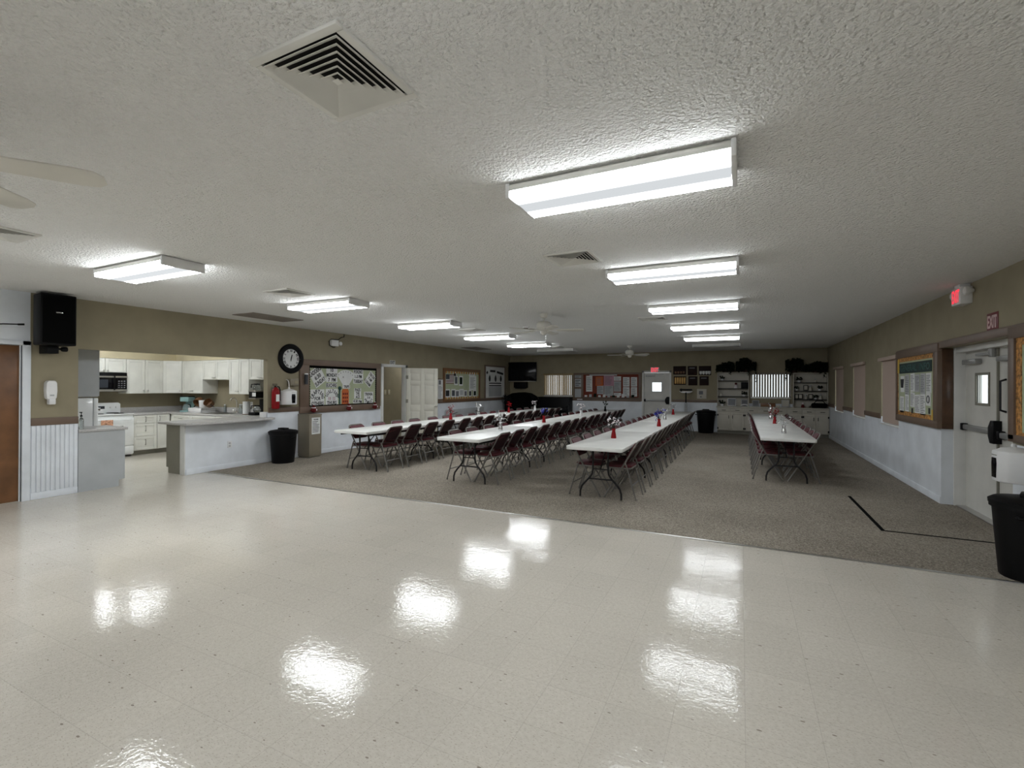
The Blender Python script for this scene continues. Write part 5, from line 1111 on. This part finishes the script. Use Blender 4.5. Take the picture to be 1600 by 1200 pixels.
def plant(label, x0, x1, y, z, seed, dens, trail, hgt=.34, name='trailing_plant'):
    t = thing(name, label, 'plant', ((x0 + x1) / 2, y, z)); rr = random.Random(seed); h = (x1 - x0) / 2
    obj('pot', B().lathe([(.07, 0), (.095, .12), (.10, .13), (.085, .13), (.06, .01), (1e-6, .009)], (0, 0, 0), 14), 'terracotta', t)
    s, l = B(), B()
    def leaf(p, r):
        n = Vector((rr.uniform(-1, 1), rr.uniform(-1, .2), rr.uniform(-.3, 1))).normalized(); u = n.orthogonal().normalized(); v = n.cross(u)
        a = rr.uniform(0, 2 * PI); u2 = u * math.cos(a) + v * math.sin(a); v2 = n.cross(u2)
        l.quad([p - u2 * r, p - v2 * r * .55 + n * .01, p + u2 * r, p + v2 * r * .55 + n * .01])
    nl = 5; lobes = []
    for k in range(nl):
        X = -h * .78 + 1.56 * h * k / (nl - 1) + rr.uniform(-.03, .03); lobes.append((X, hgt * (.62 + .55 * rr.random()) * (1 - .35 * (X / h) ** 2)))
    for i in range(dens):
        X, top = lobes[i % nl]; w_ = h * .42
        dx, zt = rr.gauss(0, .45) * w_, rr.random() ** .7
        p2 = Vector((X + dx * (1 - .5 * zt), rr.uniform(-.20, .05), .05 + zt * top))
        if i % 3 == 0: s.tube([(0, 0, .1), (p2.x * .5, p2.y * .5, .12 + p2.z * .5), p2], .003, 4)
        for j in range(8):
            q = p2 + Vector((rr.uniform(-.05, .05), rr.uniform(-.05, .04), rr.uniform(-.06, .04))); r_ = rr.uniform(.02, .045); q.x = max(-h + r_ - .01 * rr.random(), min(h - r_ + .01 * rr.random(), q.x)); q.z = max(.012 + r_, q.z); leaf(q, r_)
    for X, ln in trail:
        pts = [Vector((X * .5, -.10, .12)), Vector((X, -.17, .06))]
        for k in range(1, 6): pts.append(Vector((X + rr.uniform(-.02, .02), -.19, .06 - ln * k / 5)))
        s.tube(pts, .003, 4)
        for p in pts[1:]:
            for j in range(4): leaf(p + Vector((rr.uniform(-.03, .03), rr.uniform(-.03, -.0), rr.uniform(-.03, .03))), rr.uniform(.02, .035))
    obj('stems', s, 'leaf', t); obj('foliage', l, 'leaf', t, 0)
plant('big dark trailing plant on top of the left shelf unit', -.76, -.19, YB - .14, 2.013, 4, 230, [(-.26, .05), (.14, .13)], .28)
plant('big dark trailing plant on the right half of the left shelf unit', -.18, .44, YB - .14, 2.013, 5, 260, [(.08, .14), (.28, .34), (-.2, .05)], .34)
plant('dark trailing plant spilling over the left of the corner shelf unit', 1.235, 1.74, YB - .14, 1.983, 6, 230, [(-.24, .3), (-.1, .12)], .38)
plant('wide dark trailing plant at the right of the corner shelf unit', 1.75, 2.36, YB - .14, 1.983, 7, 270, [(.22, .2), (.1, .08)], .30)
def small_plant(label, x, z, r, m='paper', fl='leaf'):
    t = thing('potted_plant', label, 'plant', (x, YB - .15, z)); rr = random.Random(int(x * 100))
    obj('pot', B().lathe([(r * .6, 0), (r * .85, r), (r * .7, r), (r * .5, .01), (1e-6, .009)], seg=12), m, t); b = B()
    for i in range(14): b.ball((rr.uniform(-r, r) * 1.2, rr.uniform(-r, r) * .8, r * 1.1 + rr.uniform(0, r * 1.4)), r * .38, 5)
    obj('foliage', b, fl, t)
def frame_(label, x, z, w_, h_, m='black', inner='paper_grey', lean=.15, dy=.13):
    t = thing('picture_frame', label, 'picture frame', (x, YB - dy, z)); ro = Matrix.Rotation(-lean, 3, 'X')
    obj('frame', B().box(-w_ / 2, w_ / 2, -.008, .008, 0.004, h_, .003, rot=ro, piv=(0, 0, 0)), m, t); obj('picture', B().box(-w_ / 2 + .02, w_ / 2 - .02, -.0105, -.007, .024, h_ - .02, rot=ro, piv=(0, 0, 0)), inner, t)
def figurine(label, x, z, h, body, head):
    t = thing('figurine', label, 'figurine', (x, YB - .14, z)); obj('body', B().lathe([(h * .28, 0), (h * .3, h * .1), (h * .2, h * .5), (h * .12, h * .62), (1e-6, h * .63)], seg=12), body, t); obj('head', B().ball((0, 0, h * .78), h * .19, 8), head, t)
small_plant('small pale flower pot on the top shelf of the left unit', -.57, ZL[0] + .012, .055, 'paper', 'leaf')
figurine('red and white figurine on the second shelf of the left unit', -.16, ZL[1] + .012, .19, 'white_petal', 'red_cloth')
tag(obj('storage_box', B().box(-.01, .20, YB - .22, YB - .03, ZL[1] + .011, ZL[1] + .21, .004), 'black'), 'black box on the second shelf of the left unit', 'box')
figurine('small pale figurine on the third shelf of the left unit', -.60, ZL[2] + .012, .14, 'cab_old', 'cab_old'); small_plant('dark potted plant on the third shelf of the left unit', .08, ZL[2] + .012, .06)
small_plant('dark flowering plant in a white pot on the far worktop', -.57, .901, .07, 'plastic')
frame_('white frame with a blue-grey picture on the far worktop', -.28, .902, .26, .26, 'plastic', 'lcd', .2, .15)
frame_('grey calendar card leaning on the far worktop', .09, .902, .19, .22, 'paper_grey', 'grey_ink', .1, .10)
t = thing('white_arch', 'small white arch ornament before the grey calendar card', 'ornament', (.09, YB - .27, .901)); obj('arch', B().tube([(-.10 * math.cos(k * PI / 8), 0, .012 + .055 * math.sin(k * PI / 8)) for k in range(9)], .016, 8), 'plastic', t)
frame_('pale notice sheet leaning below the left end of the far window', .42, .902, .20, .20, 'paper_grey', 'grey_ink', .08, .06)
tag(obj('serving_tray', B().box(.56, .98, YB - .07, YB - .04, .902, 1.02, .004), 'door_wood'), 'brown wooden tray standing under the far window', 'tray')
tag(obj('tissue_box', B().box(1.0, 1.10, YB - .16, YB - .05, .902, .95, .004), 'cab_old'), 'small pale tissue box under the far window', 'box')
frame_('white framed sign leaning below the right end of the far window', 1.26, .902, .22, .23, 'paper_grey', 'cab_old', .1, .06)
items = [('pot', 1.62, 0, .06), ('fig', 2.05, 0, .12), ('pot', 1.55, 1, .05), ('frame', 1.80, 1, .17), ('fig', 1.92, 1, .18), ('pot', 2.16, 1, .06), ('frame', 1.56, 2, .15), ('frame', 1.66, 2, .16), ('fig', 1.80, 2, .15), ('frame', 1.93, 2, .16), ('pot', 2.06, 2, .05), ('fig', 2.18, 2, .17)]
SHN = ['top', 'second', 'third']; CNT = {}
for k, x, s, sz in items:
    z = ZR[s] + .012; CNT[(k, s)] = CNT.get((k, s), 0) + 1; pos = {'pot': 'potted plant', 'fig': 'figurine', 'frame': 'picture frame'}[k]; q = {1: 'first', 2: 'second', 3: 'third'}[CNT[(k, s)]]
    lb = '%s small %s from the left on the %s shelf of the corner unit' % (q, pos, SHN[s])
    if k == 'pot': small_plant(lb, x, z, sz, 'plastic')
    elif k == 'fig': figurine(lb, x, z, sz, 'cab_old', 'paper_grey')
    else: frame_(lb, x, z, sz * .75, sz, 'black', 'cab_old', .12)
figurine('red figurine on the worktop under the corner shelf unit', 1.72, .901, .16, 'red_cloth', 'white_petal')
tag(obj('pale_bowl', B().lathe([(.04, .902), (.08, .96), (.075, .96), (.035, .91), (1e-6, .909)], (1.85, YB - .15, 0), 14), 'cab_old'), 'pale bowl on the worktop under the corner shelf unit', 'bowl')
t = thing('black_bag', 'black bag lying on the far worktop in the room corner', 'bag', (2.14, YB - .24, .901)); obj('body', B().box(-.21, .20, -.13, .10, 0, .15, .06, 4), 'black_soft', t); obj('strap', B().tube([(-.15, -.05, .14), (-.08, -.06, .22), (.08, -.06, .22), (.15, -.05, .14)], .010, 6), 'black_soft', t)

# ================================================================ CAMERA, WORLD
f, yaw, pit, rol = 737.69, .4522, .0031, .0043
cy, sy = math.cos(yaw), math.sin(yaw)
F = Vector((-sy * math.cos(pit), cy * math.cos(pit), math.sin(pit))); Rt = Vector((cy, sy, 0)); U = Rt.cross(F)
c_, s_ = math.cos(rol), math.sin(rol); Rt, U = c_ * Rt + s_ * U, -s_ * Rt + c_ * U
cam = bpy.data.cameras.new('camera'); co = bpy.data.objects.new('camera', cam); COL.objects.link(co)
cam.sensor_fit = 'HORIZONTAL'; cam.sensor_width = 36; cam.lens = f * 36 / 1600; cam.clip_start = .05; cam.clip_end = 200
co.matrix_world = Matrix(((Rt.x, U.x, -F.x, 0), (Rt.y, U.y, -F.y, 0), (Rt.z, U.z, -F.z, CAMH), (0, 0, 0, 1)))
sc.camera = co
w = bpy.data.worlds.new('daylight'); sc.world = w; w.use_nodes = True; nt = w.node_tree
bg = nt.nodes['Background']; bg.inputs['Color'].default_value = (.92, .97, 1, 1); bg.inputs['Strength'].default_value = 1.3
sc.view_settings.view_transform = 'Standard'; sc.view_settings.look = 'None'; sc.view_settings.gamma = 1; sc.view_settings.exposure = .38; sc.view_settings.use_curve_mapping = False
sc.cycles.max_bounces = 8; sc.cycles.diffuse_bounces = 5; sc.cycles.glossy_bounces = 4; sc.cycles.transparent_max_bounces = 8
